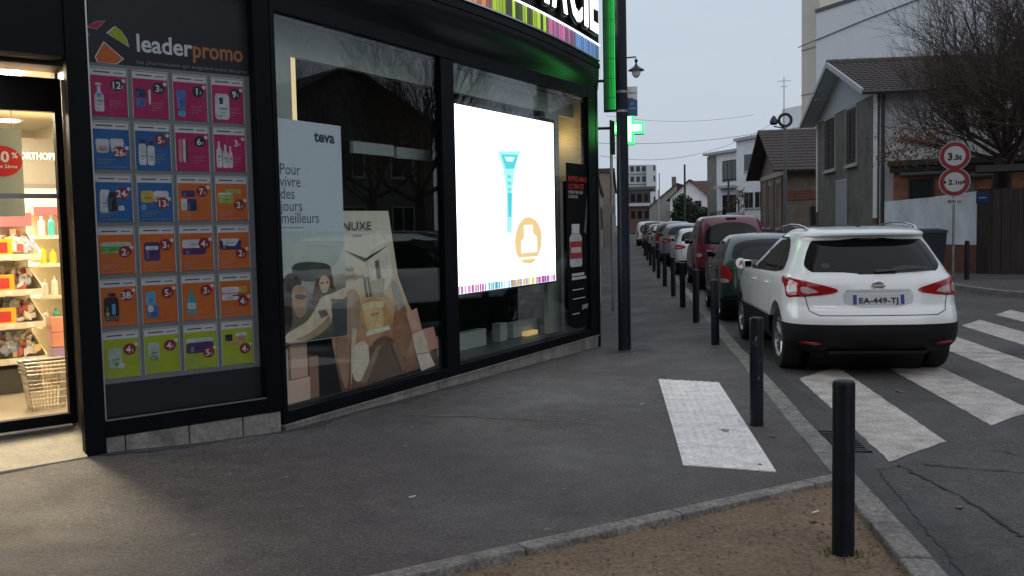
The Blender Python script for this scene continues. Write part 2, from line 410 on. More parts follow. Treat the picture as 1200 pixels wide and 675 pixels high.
# storm drain grate at the kerb
gr = thing('drain_grate', 'small dark slotted drain grate in the gutter behind the nearest bollard', 'drain', (1.56, 7.1, -.06))
part('grate_frame', MB().box(1.425, 1.70, 6.78, 6.81, -.07, -.046).box(1.425, 1.70, 7.42, 7.45, -.07, -.046).box(1.425, 1.45, 6.81, 7.42, -.07, -.046).box(1.675, 1.70, 6.81, 7.42, -.07, -.046), M_black, gr)
part('grate_backing', MB().box(1.45, 1.675, 6.81, 7.42, -.0597, -.057), M_dark, gr)
for k in range(9): part('grate_bar', MB().box(1.45, 1.675, 6.84 + k * .065, 6.865 + k * .065, -.056, -.047), M_black, gr)
# tactile paving: white slab with studs
tz = .004
tp = [(.30, 9.75), (.345, 6.14), (.92, 6.0), (.885, 9.42)]
def bil(u, v):
    a = Vector(tp[1]).lerp(Vector(tp[2]), u); b_ = Vector(tp[0]).lerp(Vector(tp[3]), u); q = a.lerp(b_, v); return q.x, q.y
tac = thing('tactile_paving', 'worn white studded tactile strip on the pavement before the crossing', 'tactile paving', (.6, 7.9, 0))
for k in range(6):
    v0, v1 = k / 6, (k + 1) / 6 - .003
    q = [bil(0, v0), bil(1, v0), bil(1, v1), bil(0, v1)]
    part('tactile_slab', MB().hexa([(x, y, zg(x, y) - .02) for x, y in q] + [(x, y, zg(x, y) + .006) for x, y in q]), M_tact, tac)
st = MB()
for i in range(9):
    for j in range(54):
        u = (i + .5 + (.0 if j % 2 else .0)) / 9; v = (j + .5) / 54
        x, y = bil(u, v); z = zg(x, y) + .0058
        if rng.random() < .05: continue
        r0, r1 = .020, .011
        st.add([(x + r0 * math.cos(a), y + r0 * math.sin(a), z) for a in np.arange(6) * math.pi / 3] + [(x + r1 * math.cos(a), y + r1 * math.sin(a), z + .006) for a in np.arange(6) * math.pi / 3],
               [(k, (k + 1) % 6, 6 + (k + 1) % 6, 6 + k) for k in range(6)] + [(6, 7, 8, 9, 10, 11)])
part('tactile_studs', st, M_tact, tac, kind='stuff')
# pavement seam, faint pale line and a patch round the tall pole
M_pale = mat('pale_scuff', (.16, .15, .12), .8, var=.4, vscale=12)
part('pavement_joint', MB().add([(-.06 + .75, 14.3, zg(.7, 14.3) + .004), (1.24, 14.3, .004), (1.24, 14.36, .004), (-.4, 14.36, zg(-.4, 14.36) + .004), (-.4, 14.3, zg(-.4, 14.3) + .004)], [(0, 1, 2, 3, 4)]), M_pale, pavement)
sc_ = []
for k in range(25):
    q = k / 24; x = -1.95 + 1.75 * q; y = 7.75 + .02 * math.sin(k) + .35 * q * (1 - q) - 1.0 * q * .35
    sc_.append([(x, y, zg(x, y) + .004), (x + .005, y + .028 * (1 - .6 * q), zg(x, y) + .004)])
part('chalk_line', MB().grid(sc_), mat('chalk', (.17, .155, .10), .9, var=.45, vscale=16), pavement)
part('pole_patch', MB().add([(x, y, zg(x, y) + .004) for x, y in ((-.32, 12.2), (.32, 12.2), (.30, 12.75), (-.32, 12.75))], [(0, 1, 2, 3)]), M_patch, pavement)
part('trench_patch', MB().grid([[(x, yy, zg(x, yy) + .003) for x in (.02, .3)] for yy in np.linspace(12.75, 22, 12)]), M_gut, pavement)
# right-hand pavement with its kerb, across the street
PR = [(6.6, 130), (6.9, 60), (7.1, 30), (7.3, 23.2), (7.36, 21.8), (7.55, 20.5), (7.9, 19.6), (8.6, 18.9), (9.8, 18.5), (14, 18.3), (60, 18.3), (60, 130)]
pr = struct('pavement_right', MB().prism(PR, -.25, .05), M_pave)
inner = PR[:11]
for a, b_ in zip(inner, inner[1:]):
    n = max(1, int(math.dist(a, b_) / 1.0)); 
    if n > 30: n = 30
    for k in range(n):
        p0 = Vector(a).lerp(Vector(b_), k / n); p1 = Vector(a).lerp(Vector(b_), (k + 1) / n); d = (p1 - p0).normalized(); nn = Vector((d.y, -d.x)); p1 = p1 - d * .012
        if p0.y > 62 or p0.x > 16: continue
        q = [p0 + nn * .004, p1 + nn * .004, p1 - nn * .15, p0 - nn * .15]
        h = .055 + rng.uniform(-.004, .004)
        part('kerb_stone', MB().hexa([(v.x, v.y, -.2) for v in q] + [(v.x, v.y, h) for v in q]), M_kerb, pr)
struct('pavement_corner', MB().prism([(9.2, -40), (60, -40), (60, 10.2), (12, 10.2), (10.2, 9.6), (9.4, 8.6), (9.2, 7)], -.25, .05), M_pave)
# fallen leaves
def leaf_mesh(sz):
    pts = [(-.5, 0), (-.3, .22), (0, .32), (.3, .2), (.55, 0), (.3, -.22), (0, -.3), (-.3, -.2)]
    z = [.0, .1, .04, .12, .2, .1, .03, .14]
    return MB().add([(x * sz, y * sz, h * sz * .5 + .004) for (x, y), h in zip(pts, z)] + [(0, 0, .004)], [(8, i, (i + 1) % 8) for i in range(8)]).mesh('fallen_leaf', M_leaf)
for (x, y, s, a, z, lab) in ((.86, 5.62 + .55, .075, .3, 0, 'curled brown leaf on the asphalt at the near corner of the tactile strip'), (2.72, 5.25, .11, 2., -.06, 'orange brown leaf lying alone on the road at the right edge'),
                             (.38, 7.35, .07, 1., 0, 'brown leaf on the pavement left of the tactile strip'), (.72, 7.15, .08, 2.3, .01, 'dark leaf lying on the tactile strip'),
                             (.98, 5.1, .06, .8, -.03, 'brown leaf on the soil left of the nearest bollard'), (.12, 4.95, .06, 1.9, -.03, 'brown leaf on the soil below the edging stones'),
                             (1.86, 5.5, .07, 1.2, -.06, 'dull leaf on the road in front of the white crossing stripe'), (2.55, 9.2, .10, .2, -.06, 'dead leaf on the road between two stripes behind the white car'),
                             (1.05, 7.0, .06, 2.9, 0, 'small leaf on the pavement at the foot of the second bollard')):
    o = obj('fallen_leaf', leaf_mesh(s)); o.location = (x, y, z + (zg(x, y) if z == 0 else 0)); o.rotation_euler = (0, .1, a); tag(o, lab, 'leaf', 'leaves fallen on the ground')
# grass tuft at the bollard foot and pebbles on the soil
gs = MB()
for k in range(70):
    a = rng.uniform(0, 6.3); r = .055 + abs(rng.gauss(0, .05)); x = 1.03 + r * math.cos(a); y = 4.6 + r * math.sin(a); h = rng.uniform(.012, .035); b_ = rng.uniform(0, 6.3)
    gs.add([(x - .003, y, -.03), (x + .003, y, -.03), (x + .02 * math.cos(b_), y + .02 * math.sin(b_), -.03 + h)], [(0, 1, 2)])
tag(part('grass_tuft', gs, mat('tuft_green', (.05, .065, .02), .8), None), 'thin green grass sprouting at the foot of the nearest bollard', 'grass', kind='stuff')
gs = MB()
for k in range(900):
    u = rng.random(); x = rng.uniform(-1.0, 1.24); y = rng.uniform(3.6, 5.9)
    if (Vector((x, y)) - EA).dot(Enrm) > -.12: continue
    s = rng.uniform(.003, .011); z = -.026 + .012 * math.sin(x * 3.1 + y) * math.cos(y * 2.3 - x)
    gs.add([(x + s, y, z), (x, y + s, z), (x - s, y, z), (x, y - s * .8, z), (x, y, z + s * .9)], [(0, 1, 4), (1, 2, 4), (2, 3, 4), (3, 0, 4)])
tag(part('gravel', gs, mat('pebble', (.16, .125, .09), .9, var=.5, vscale=25), None), 'small stones scattered over the brown soil', 'gravel', kind='stuff')

# ------------------------------------------------------------------ bollards
def bollard_proto(r, h, collar=True):
    t = thing('bollard', '', 'bollard', world=False, group='dark steel bollards along the kerb')
    part('post', MB().lathe([(r, -.15), (r, h - .018), (r * .985, h - .008), (r * .93, h)], n=28), M_bollard, t, smooth=True)
    part('cap', MB().lathe([(r * .93, h - .001), (r * .8, h + .004), (r * .4, h + .008), (.004, h + .009)], n=28), M_bollard, t, smooth=True)
    return t
BL = [(1.03, 4.64, 'tall dark steel bollard standing in the soil nearest the camera', -.03), (.985, 7.40, 'dark bollard between the tactile strip and the white car', 0),
      (1.12, 12.35, 'third bollard from the camera, beside the front of the white car', 0), (1.07, 15.12, 'bollard beside the dark green hatchback', 0), (1.02, 17.9, 'fifth bollard along the kerb, left of the green hatchback nose', 0),
      (.98, 20.7, 'sixth bollard along the kerb, before the maroon van', 0), (.92, 24.0, 'bollard beside the maroon van', 0), (.88, 27.5, 'bollard beside the small white hatchback', 0), (.86, 31.5, 'ninth bollard along the kerb, far down', 0),
      (.85, 36, 'tenth bollard along the kerb, far down beside the grey estate', 0), (.84, 41, 'second farthest bollard of the kerb row', 0), (.82, 46, 'farthest bollard of the kerb row', 0)]
pb = bollard_proto(.053, .845)
for i, (x, y, lab, z) in enumerate(BL):
    o = pb if i == 0 else copy_tree(pb)
    o.location = (x, y, z + (0 if i == 0 else zg(x, y))); o['label'] = lab; o.rotation_euler = (0, 0, i * 1.3) if i < 2 else (rng.uniform(-.012, .012), rng.uniform(-.012, .012), i * 1.3)
# bollard with white paint scratches
o = copy_tree(pb); o.location = (8.22, 24.0, .05); o['label'] = 'lone dark bollard on the far pavement in front of the white wall'; o['group'] = 'bollards on the far pavement'
o.scale = (1.05, 1.05, 1.12)

# pale scuffs on the second bollard
sm = MB()
for a0, z0, hh, ww in ((-1.9, .66, .035, .25), (-1.75, .62, .02, .12), (-1.5, .36, .022, .2), (-2.2, .64, .012, .2), (-1.2, .5, .015, .1)):
    sm.grid([[(.985 + .0535 * math.cos(a0 + ww * q), 7.40 + .0535 * math.sin(a0 + ww * q), z + .02 * q) for q in (0, .5, 1)] for z in (z0, z0 + hh)])
second = [o for o in COL.objects if o.get('label', '').startswith('dark bollard between the tactile')][0]
q = part('scuff_mark', sm, mat('scuff_grey', (.12, .13, .14), .6), None); q.parent = second; q.matrix_parent_inverse = (Matrix.Translation(second.location) @ Matrix.Rotation(second.rotation_euler.z, 4, 'Z')).inverted()

# grime gathered along the foot of the shop and litter
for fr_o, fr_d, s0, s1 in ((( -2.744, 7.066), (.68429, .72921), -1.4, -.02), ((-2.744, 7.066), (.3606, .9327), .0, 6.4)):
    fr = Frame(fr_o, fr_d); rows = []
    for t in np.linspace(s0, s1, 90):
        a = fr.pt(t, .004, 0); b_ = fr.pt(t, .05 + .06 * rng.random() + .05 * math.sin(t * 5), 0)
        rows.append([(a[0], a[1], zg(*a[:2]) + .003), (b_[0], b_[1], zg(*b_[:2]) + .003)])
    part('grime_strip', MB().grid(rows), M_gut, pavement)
solo('cigarette_end', MB().tube((.99, 5.22, -.018), (1.035, 5.26, -.018), .006), mat('butt_white', (.6, .58, .54), .7), 'white cigarette end lying on the soil left of the nearest bollard', 'litter')
for i, (x, y, lab) in enumerate(((-1.3, 5.3, 'torn pale paper scrap on the pavement before the shop windows'), (.1, 8.3, 'pale paper scrap on the pavement left of the tactile strip'), (-2.2, 5.7, 'small paper scrap on the pavement below the price board'))):
    a = i * 1.1; solo('paper_scrap', MB().add([(x, y, zg(x, y) + .004), (x + .03 * math.cos(a), y + .02, zg(x, y) + .006), (x + .035, y + .045, zg(x, y) + .012), (x - .012, y + .03, zg(x, y) + .004)], [(0, 1, 2, 3)]), mat('scrap', (.42, .40, .37), .8), lab, 'litter')
# ================================================================== pharmacy
J = (-2.744, 7.066)
FA = Frame(J, (.68429, .72921)); FB = Frame(J, (.3606, .9327))
M_glass = glass_mat('shop_glass', (.93, .96, .95), .042)
M_doorglass = glass_mat('door_glass', (.98, .99, .98), .02)
ph = thing('pharmacy', 'dark fronted corner pharmacy with large shop windows and curved illuminated fascia', 'shop', (-3, 9, 0))
WT = 5.2
def fp(name, fr, *b, m=M_frame, bevel=0., parent=ph, smooth=False): return part(name, MB().fbox(fr, *b), m, parent, bevel=bevel)
# --- panel facade (A)
fp('corner_post', FA, -1.487, -1.347, -.06, .02, .03, WT, bevel=.004)
fp('frame_post', FA, -.135, -.002, -.30, .015, .165, WT, bevel=.004)
fp('bottom_rail', FA, -1.347, -.135, -.12, .012, .165, .280, bevel=.004)
fp('top_panel', FA, -1.347, -.135, -.30, .012, 3.40, WT)
fp('backing_panel', FA, -1.347, -.135, -.14, -.115, .2, 3.42, m=M_navy)
fp('wall_panel', FA, -7.0, -1.489, -.30, .0, 2.80, WT, m=M_navy)
for zz in (3.55, 4.3): fp('wall_joint', FA, -7.0, -1.489, .0, .004, zz, zz + .012, m=M_dark)
# plinth stones under the poster panel
x = -1.42
for ln in (.21, .46, .42, .32):
    part('plinth_stone', MB().fbox(FA, x, x + ln - .008, -.2, .004, -.15, .163), M_stone, ph, bevel=.006); x += ln
# --- entrance recess
fp('recess_ceiling', FA, -7.0, -1.35, -.62, -.301, 2.78, 2.95, m=mat('recess_trim', (.10, .085, .07), .5))
part('recess_side', MB().hexa([FA.pt(-1.425, -.061, .05), FA.pt(-1.35, -.061, .05), FA.pt(-1.34, -.62, .05), FA.pt(-1.385, -.62, .05), FA.pt(-1.425, -.061, 2.79), FA.pt(-1.35, -.061, 2.79), FA.pt(-1.34, -.62, 2.79), FA.pt(-1.385, -.62, 2.79)]), mat('recess_metal', (.16, .145, .125), .35, metal=.6), ph)
ramp = MB()
P = FA.pt
ramp.hexa([P(-7, .06, -.2), P(-1.488, .06, -.2), P(-1.36, -.62, -.2), P(-7, -.62, -.2), P(-7, .06, .02), P(-1.488, .06, .065), P(-1.36, -.62, .205), P(-7, -.62, .205)])
part('entrance_ramp', ramp, mat('ramp_concrete', (.34, .30, .23), .8, var=.25, vscale=5, bump=.2, speck=.12), ph)
# sliding door
dr = part('door', MB().fbox(FA, -1.447, -1.398, -.56, -.49, .205, 2.72).fbox(FA, -4.2, -1.447, -.56, -.49, .205, .285).fbox(FA, -4.2, -1.447, -.56, -.49, 2.48, 2.72).fbox(FA, -3.4, -3.33, -.56, -.49, .285, 2.48), M_frame, ph)
part('door_pane', MB().fbox(FA, -3.33, -1.447, -.53, -.524, .285, 2.48), M_doorglass, dr)
part('door_track', MB().fbox(FA, -4.2, -1.45, -.48, -.42, .2, .212), M_steel, dr)
part('middle_bar', MB().fbox(FA, -3.33, -1.447, -.535, -.519, 1.86, 1.895), M_steel, dr)
# --- shop interior
M_wall_in = mat('shop_wall', (.62, .56, .44), .7); M_floor_in = mat('shop_floor', (.30, .25, .18), .35, var=.12, vscale=3)
room = part('room', MB().fbox(FA, -5.2, .4, -6.2, -6.1, .1, 2.95).fbox(FA, -5.2, -5.1, -6.1, -.62, .1, 2.95).fbox(FA, -.30, -.2, -6.1, -.75, .1, 2.95).fbox(FA, -1.40, -.3, -.75, -.63, .1, 2.95), M_wall_in, ph)
part('shop_floor', MB().fbox(FA, -5.2, .4, -6.2, -.56, .0, .205), M_floor_in, ph)
part('shop_ceiling', MB().fbox(FA, -5.2, .4, -6.2, -.56, 2.9, 3.0), mat('shop_ceiling', (.78, .70, .54), .8), ph)
part('sign_band', MB().fbox(FA, -2.6, -.3, -4.6, -4.5, 2.12, 2.66), mat('taupe', (.085, .075, .06), .6), ph)
part('dark_cupboard', MB().fbox(FA, -2.6, -.3, -4.6, -4.48, 2.115, 2.16), mat('taupe_dark', (.05, .045, .04), .6), ph)
part('counter_glow', MB().fbox(FA, -2.6, -.3, -4.7, -4.6, .2, 2.13), mat('glow_white', (.8, .76, .68), .6, emit=(1, .9, .74), estr=.55), ph)  # counter glows by itself, standing in for the shop lamps shining on it
ftext('lettering', 'ORTHOPEDIE', mat('sign_cream', (.8, .75, .6), .5, emit=(1, .9, .7), estr=.6), FA, -.83, -4.497, 2.43, ph, width=.50, height=.078, bold=.02, extrude=.01)
M_lamp = mat('ceiling_lamp', (1, .95, .85), .5, emit=(1, .86, .62), estr=22)
for i, (s_, o_) in enumerate(((-1.75, -3.0), (-1.0, -3.6), (-2.6, -2.4), (-1.5, -1.5), (-2.9, -4.6), (-.8, -5.0))):
    mb = MB(); c = FA.pt(s_, o_, 2.885); mb.lathe([(.10, 0), (.10, .02)], c, n=20)
    part('downlight', mb, M_lamp, ph)
for i, (s_, o_, e) in enumerate(((-1.7, -1.9, 110), (-1.5, -3.4, 330))):
    ld = bpy.data.lights.new('shop_ceiling_light', 'AREA'); ld.energy = e; ld.size = 1.0; ld.color = (1, .84, .60)
    lo = bpy.data.objects.new('shop_ceiling_light', ld); COL.objects.link(lo); lo.location = FA.pt(s_, o_, 2.86)
ld = bpy.data.lights.new('entrance_downlight', 'AREA'); ld.energy = 11; ld.size = .25; ld.color = (1, .86, .64)
lo = bpy.data.objects.new('entrance_downlight', ld); COL.objects.link(lo); lo.location = FA.pt(-2.1, -.45, 2.765)
# --- window facade (B)
fp('frame_post', FB, .0, .05, -.10, .015, .05, 3.45, bevel=.004)
fp('frame_post', FB, 2.452, 2.698, -.10, .015, .148, 3.30, bevel=.006)
fp('frame_post', FB, 6.150, 6.40, -.10, .015, .05, 3.45, bevel=.006)
fp('bottom_rail', FB, .05, 6.150, -.10, .012, .05, .148, bevel=.004)
fp('head_rail', FB, .05, 6.150, -.10, .012, 3.305, 3.45, bevel=.004)
fp('window_bead', FB, .05, 2.452, -.06, -.034, 3.262, 3.270, m=M_navy); fp('window_bead', FB, 2.698, 6.15, -.06, -.034, 3.242, 3.250, m=M_navy)
for s0, s1 in ((.05, 2.452), (2.698, 6.15)):
    part('window_pane', MB().fbox(FB, s0, s1, -.032, -.024, .148, 3.305), M_glass, ph)
x = .02
for ln in (.9, .75, .62, .8, .7, .85, .78, .55, .44):
    part('plinth_stone', MB().fbox(FB, x, x + ln - .008, -.15, .012, -.3, .048), M_stone, ph, bevel=.006); x += ln
fp('sill_strip', FB, .0, 6.42, -.1, .022, .030, .049, m=M_kerb)
# interior of the windows: floor, back wall, pale surround, side linings
M_sur = mat('display_surround', (.40, .42, .39), .7, var=.06, vscale=1.5)
fp('display_floor', FB, .0, 6.4, -1.25, -.101, .02, .16, m=mat('display_floor', (.03, .032, .035), .4))
fp('display_back', FB, .0, 6.4, -1.35, -1.25, .0, 3.5, m=M_dark)
fp('display_ceiling', FB, .0, 6.4, -1.25, -.101, 3.45, 3.55, m=M_dark)
fp('bulkhead', FB, .0, 6.4, -.34, -.28, 3.06, 3.45, m=M_sur)
fp('side_lining', FB, .06, .56, -.34, -.28, .16, 3.06, m=M_sur)
fp('side_lining', FB, 5.42, 5.83, -.34, -.28, .16, 3.06, m=M_sur)
M_reveal_glow = mat('reveal_glow', (1, .8, .5), .5, emit=(1, .72, .34), estr=.55)
fp('reveal_glow', FB, .565, .64, -.36, -.30, 2.45, 3.055, m=M_reveal_glow)  # warm emission stands in for lamp light falling on the niche reveal
fp('warm_wall', FB, 6.30, 6.395, -1.2, -.11, 2.2, 3.4, m=mat('warm_wall', (.62, .52, .33), .8))
fp('warm_wall', FB, 5.84, 6.30, -.62, -.55, 2.2, 3.4, m=mat('warm_wall', (.62, .52, .33), .8))
ld = bpy.data.lights.new('display_lamp', 'POINT'); ld.energy = 2.2; ld.shadow_soft_size = .12; ld.color = (1, .75, .38)
lo = bpy.data.objects.new('display_lamp', ld); COL.objects.link(lo); lo.location = FB.pt(6.1, -.40, 2.75)
sh = MB().fbox(FB, 1.40, 2.05, -.34, -.30, 2.30, 2.41).fbox(FB, 2.10, 2.85, -.34, -.30, 2.29, 2.40)
part('pale_shelf', sh, mat('pale_shelf', (.30, .32, .31), .6), ph)
# --- curved fascia
def fo(s): return .26 * math.sin(math.pi * min(1, max(0, (s + .3) / 6.85))) + .02
SS = list(np.linspace(-.3, 6.52, 60))
part('fascia', MB().grid([[FB.pt(s, fo(s), z) for s in SS] for z in (3.74, 3.745, 4.2, 4.7, WT)]), M_frame, ph, smooth=True)
prof = [(1, 3.742), (.985, 3.69), (.93, 3.645), (.8, 3.60), (.6, 3.555), (.4, 3.52), (.2, 3.48), (.05, 3.44)]
part('soffit', MB().grid([[FB.pt(s, fo(s) * k + .002, z) for s in SS] for k, z in prof]), M_gloss, ph, smooth=True)
part('fascia_lip', MB().grid([[FB.pt(s, fo(s) + q, z) for s in SS] for q, z in ((.0, 3.735), (.018, 3.735), (.018, 3.80), (.0, 3.80))]), M_frame, ph)
part('chrome_trim', MB().grid([[FB.pt(s, fo(s) + q, z) for s in SS] for q, z in ((.0, 3.832), (.022, 3.832), (.022, 3.848), (.0, 3.848))]), mat('chrome_trim', (.6, .6, .62), .25, metal=.9), ph)
part('light_line', MB().grid([[FB.pt(s, fo(s) + q, z) for s in SS] for q, z in ((.0, 4.045), (.025, 4.045), (.025, 4.060), (.0, 4.060))]), mat('white_led', (1, 1, 1), .5, emit=(.95, .97, 1), estr=1.6), ph)
SEQ = [(1.2, 3.05, (.75, .25, .08), (.30, .16, .13)), (3.05, 4.45, (.42, .62, .04), (.05, .07, .02)), (4.45, 5.45, (.62, .16, .36), (.20, .12, .20)), (5.45, 6.46, (.16, .30, .62), (.12, .16, .30))]
bi = random.Random(5)
for a, b_, c1, c2 in SEQ:
    s = a
    while s < b_ - .02:
        w = bi.choice((.05, .075, .1)); w = min(w, b_ - s); k = bi.random()
        c = c1 if k < .62 else c2; q = bi.choice((.75, 1., 1.2)); nm = 'strip_%d_%d' % (int(c[0] * 100) * 7 + int(c[1] * 100), int(q * 10))
        part('colour_bar', MB().grid([[FB.pt(t, fo(t) + .012, z) for t in np.linspace(s, s + w - .008, 3)] for z in (3.853, 4.042)]), mat(nm, tuple(min(1, v * q) for v in c), .4, emit=tuple(min(1, v * q) for v in c), estr=.45), ph)  # bar emission imitates the light line shining down on the colours
        s += w
M_letter = mat('lit_letter', (1, 1, 1), .5, emit=(1, 1, 1), estr=1.9)
M_letter_side = mat('letter_side', (.02, .02, .022), .4)
LW = dict(P=.42, H=.46, A=.50, R=.45, M=.56, C=.47, I=.13, E=.36)
tot = 6.24; pos = []
for ch in reversed('PHARMACIE'):
    pos.append((ch, tot - LW[ch])); tot -= LW[ch] + .11
for ch, s in pos:
    sm = s + LW[ch] / 2; ds = .01; dv = Vector(FB.pt(sm + ds, fo(sm + ds), 0)) - Vector(FB.pt(sm - ds, fo(sm - ds), 0)); fr = Frame(FB.pt(sm, fo(sm), 0)[:2], dv[:2])
    me = text_mesh(ch, M_letter, width=LW[ch], height=.74, bold=.018, extrude=.012, name='letter')
    xs = [v.co.x for v in me.vertices]; x0 = min(xs)
    o = obj('letter', me, ph, fr.mtx(-LW[ch] / 2 - x0, .075, 4.17))
    me2 = text_mesh(ch, M_letter_side, width=LW[ch] + .03, height=.77, bold=.028, extrude=.05, name='letter_body')
    x0 = min(v.co.x for v in me2.vertices)
    obj('letter_body', me2, ph, fr.mtx(-LW[ch] / 2 - x0 - .015, .02, 4.155))
# corner return and upper storeys
cor = FB.pt(6.42, 0, 0)
fp('corner_column', FB, 6.40, 6.47, -.5, .02, -.3, WT)
up = [FA.pt(-9, -.3, 0)[:2], FA.pt(-.1, -.28, 0)[:2], FB.pt(.3, -.36, 0)[:2], FB.pt(6.40, -.40, 0)[:2], (-4.6, 19.5), (-16, 15)]
part('upper_wall', MB().prism(up[::-1] if False else up, 3.56, 11), mat('render_wall', (.45, .43, .40), .85, var=.1), ph)
# low stone side wall along the street
sw = thing('side_wall', 'low grey stone wall running back along the pavement from the shop corner', 'wall', (-.6, 20, -.1))
FS = Frame((-.445, 13.12), (-.0245, .9997)); FS.n = Vector((.9997, .0245))
for k in range(9):
    for j in range(4):
        part('stone_slab', MB().fbox(FS, k * 1.9 + .01, k * 1.9 + 1.885, -.25, .002 * ((k * 3 + j) % 3), -.25 + j * .7, -.25 + j * .7 + .69), mat('slab_%d' % ((k + j) % 3), [(.17, .165, .155), (.14, .138, .135), (.19, .18, .165)][(k + j) % 3], .75, var=.3, vscale=3, bump=.2), sw)
part('coping', MB().fbox(FS, 0, 17.2, -.28, .03, 2.552, 2.60), M_kerb, sw)
part('wall_notice', MB().fbox(FS, 4.6, 5.25, .006, .04, .10, .76), mat('notice', (.5, .5, .48), .6), sw)
part('notice_frame', MB().fbox(FS, 4.55, 5.30, .005, .03, .04, .80), M_black, sw)
bx2 = thing('street_building', 'distant grey rendered building on the left side of the street', 'building', (-4, 55, 0))
part('wall', MB().prism([(-1.5, 48), (-1.9, 72), (-12, 72), (-12, 48)], -.2, 3.6), mat('far_render', (.30, .28, .26), .85, var=.2), bx2)
part('roof', MB().prism([(-1.35, 47.8), (-1.75, 72.2), (-12.2, 72.2), (-12.2, 47.8)], 3.6, 3.8), mat('far_roof', (.10, .08, .075), .8), bx2)
for k in range(4): part('window', MB().box(-1.75 - .02 * k * 5, -1.48 - .017 * k * 5, 50 + k * 5, 51.4 + k * 5, 1.2, 2.6), M_dark, bx2)

# ------------------------------------------------------------------ poster board with 24 cards
bd = thing('promotion_board', 'tall framed notice board with twenty four coloured price cards beside the shop door', 'notice board', FA.pt(-.74, .0, .28))
fpb = lambda n, *b, m, bevel=0.: part(n, MB().fbox(FA, *b), m, bd, bevel=bevel)
fpb('header_panel', -1.345, -.137, -.113, -.09, .285, 3.395, m=mat('board_charcoal', (.020, .022, .027), .3))
fpb('grey_panel', -1.345, -.137, -.09, -.083, .527, 2.790, m=M_grey)
fpb('edge_trim', -1.3465, -1.337, -.02, .014, .285, 3.395, m=mat('satin_edge', (.5, .5, .5), .3, metal=.9))
fpb('edge_trim', -1.337, -.137, -.02, .013, .281, .287, m=mat('satin_edge', (.5, .5, .5), .3, metal=.9))
part('cover_pane', MB().fbox(FA, -1.336, -.137, -.03, -.024, .288, 3.395), glass_mat('board_glass', (.88, .89, .90), .02), bd)
C_MAG, C_BLU, C_ORA, C_GRE = (.46, .010, .115), (.016, .125, .36), (.62, .14, .016), (.38, .47, .014)
ftext('lettering', 'leader', mat('logo_white', (.75, .77, .8), .5), FA, -.985, -.088, 2.90, bd, width=.405, height=.128, bold=.02)
ftext('lettering', 'promo', mat('logo_orange', (.50, .19, .06), .5), FA, -.575, -.088, 2.898, bd, width=.39, height=.125, bold=.018)
ftext('lettering', 'les pharmaciens qui soignent aussi les prix', mat('logo_grey', (.26, .27, .29), .5), FA, -.985, -.088, 2.812, bd, width=.83, height=.034)
def logo(name, pts, c):
    part(name, MB().fpoly(FA, pts, -.0895, -.087), mat('edge_white', (.7, .7, .7), .5), bd)
    cx = sum(p[0] for p in pts) / len(pts); cz = sum(p[1] for p in pts) / len(pts)
    part(name, MB().fpoly(FA, [(cx + (a - cx) * .9, cz + (b_ - cz) * .9) for a, b_ in pts], -.0865, -.0855), mat('logo_%.2f%.2f' % c[:2], c, .5), bd)
logo('logo_mark', [(-1.315, 3.03), (-1.245, 3.022), (-1.185, 3.088), (-1.24, 3.10), (-1.29, 3.085)][::-1] and [(-1.315, 3.03), (-1.245, 3.022), (-1.185, 3.088), (-1.25, 3.078)], C_MAG)
logo('logo_mark', [(-1.185, 3.005), (-1.03, 2.92), (-1.045, 2.98), (-1.08, 3.03), (-1.125, 3.06)], C_GRE)
logo('logo_mark', [(-1.335, 2.99), (-1.295, 2.985), (-1.325, 2.925), (-1.335, 2.935)][::-1], C_BLU)
logo('logo_mark', [(-1.27, 2.83), (-1.255, 2.795), (-1.12, 2.793), (-1.07, 2.835), (-1.205, 2.945)], C_ORA)
CARDS = [[(C_MAG, '12', 'pump', 0), (C_MAG, '3', 'pair', 0), (C_MAG, '1', 'tube', 0), (C_MAG, '9', 'sheet', 0)],
         [(C_BLU, '26', 'jars', 1), (C_BLU, '5', 'bottles', 1), (C_MAG, '6', 'sticks', 0), (C_MAG, '3', 'bottles3', 2)],
         [(C_BLU, '24', 'device', 1), (C_BLU, '13', 'wide', 1), (C_ORA, '7', 'stack', 1), (C_ORA, '2', 'greenbox', 1)],
         [(C_ORA, '2', 'greenwide', 1), (C_ORA, '3', 'purple', 1), (C_ORA, '4', 'whitepurple', 1), (C_ORA, '2', 'whiteblue', 1)],
         [(C_ORA, '38', 'darkpack', 1), (C_ORA, '5', 'bluebag', 1), (C_ORA, '3', 'bluebottle', 1), (C_ORA, '4', 'boxes', 1)],
         [(C_GRE, '4', 'packgreen', 1), (C_GRE, '4', 'bag', 1), (C_GRE, '5', 'darkwide', 1), (C_GRE, '4', 'bowl', 1)]]
PC = dict(white=(.62, .64, .66), blue=(.06, .16, .42), navy=(.02, .03, .12), teal=(.05, .30, .36), purple=(.07, .03, .14), green=(.10, .36, .08), pale=(.42, .52, .42), pink=(.55, .25, .22), yellow=(.62, .42, .06), black=(.012, .016, .022), cyan=(.10, .40, .62), lime=(.35, .45, .10))
rect = lambda a, b_, c, d: [(a, b_), (c, b_), (c, d), (a, d)]
bottle = lambda a, b_, c, d: [(a, b_), (c, b_), (c, b_ + (d - b_) * .62), (a + (c - a) * .68, b_ + (d - b_) * .78), (a + (c - a) * .68, d), (a + (c - a) * .32, d), (a + (c - a) * .32, b_ + (d - b_) * .78), (a, b_ + (d - b_) * .62)]
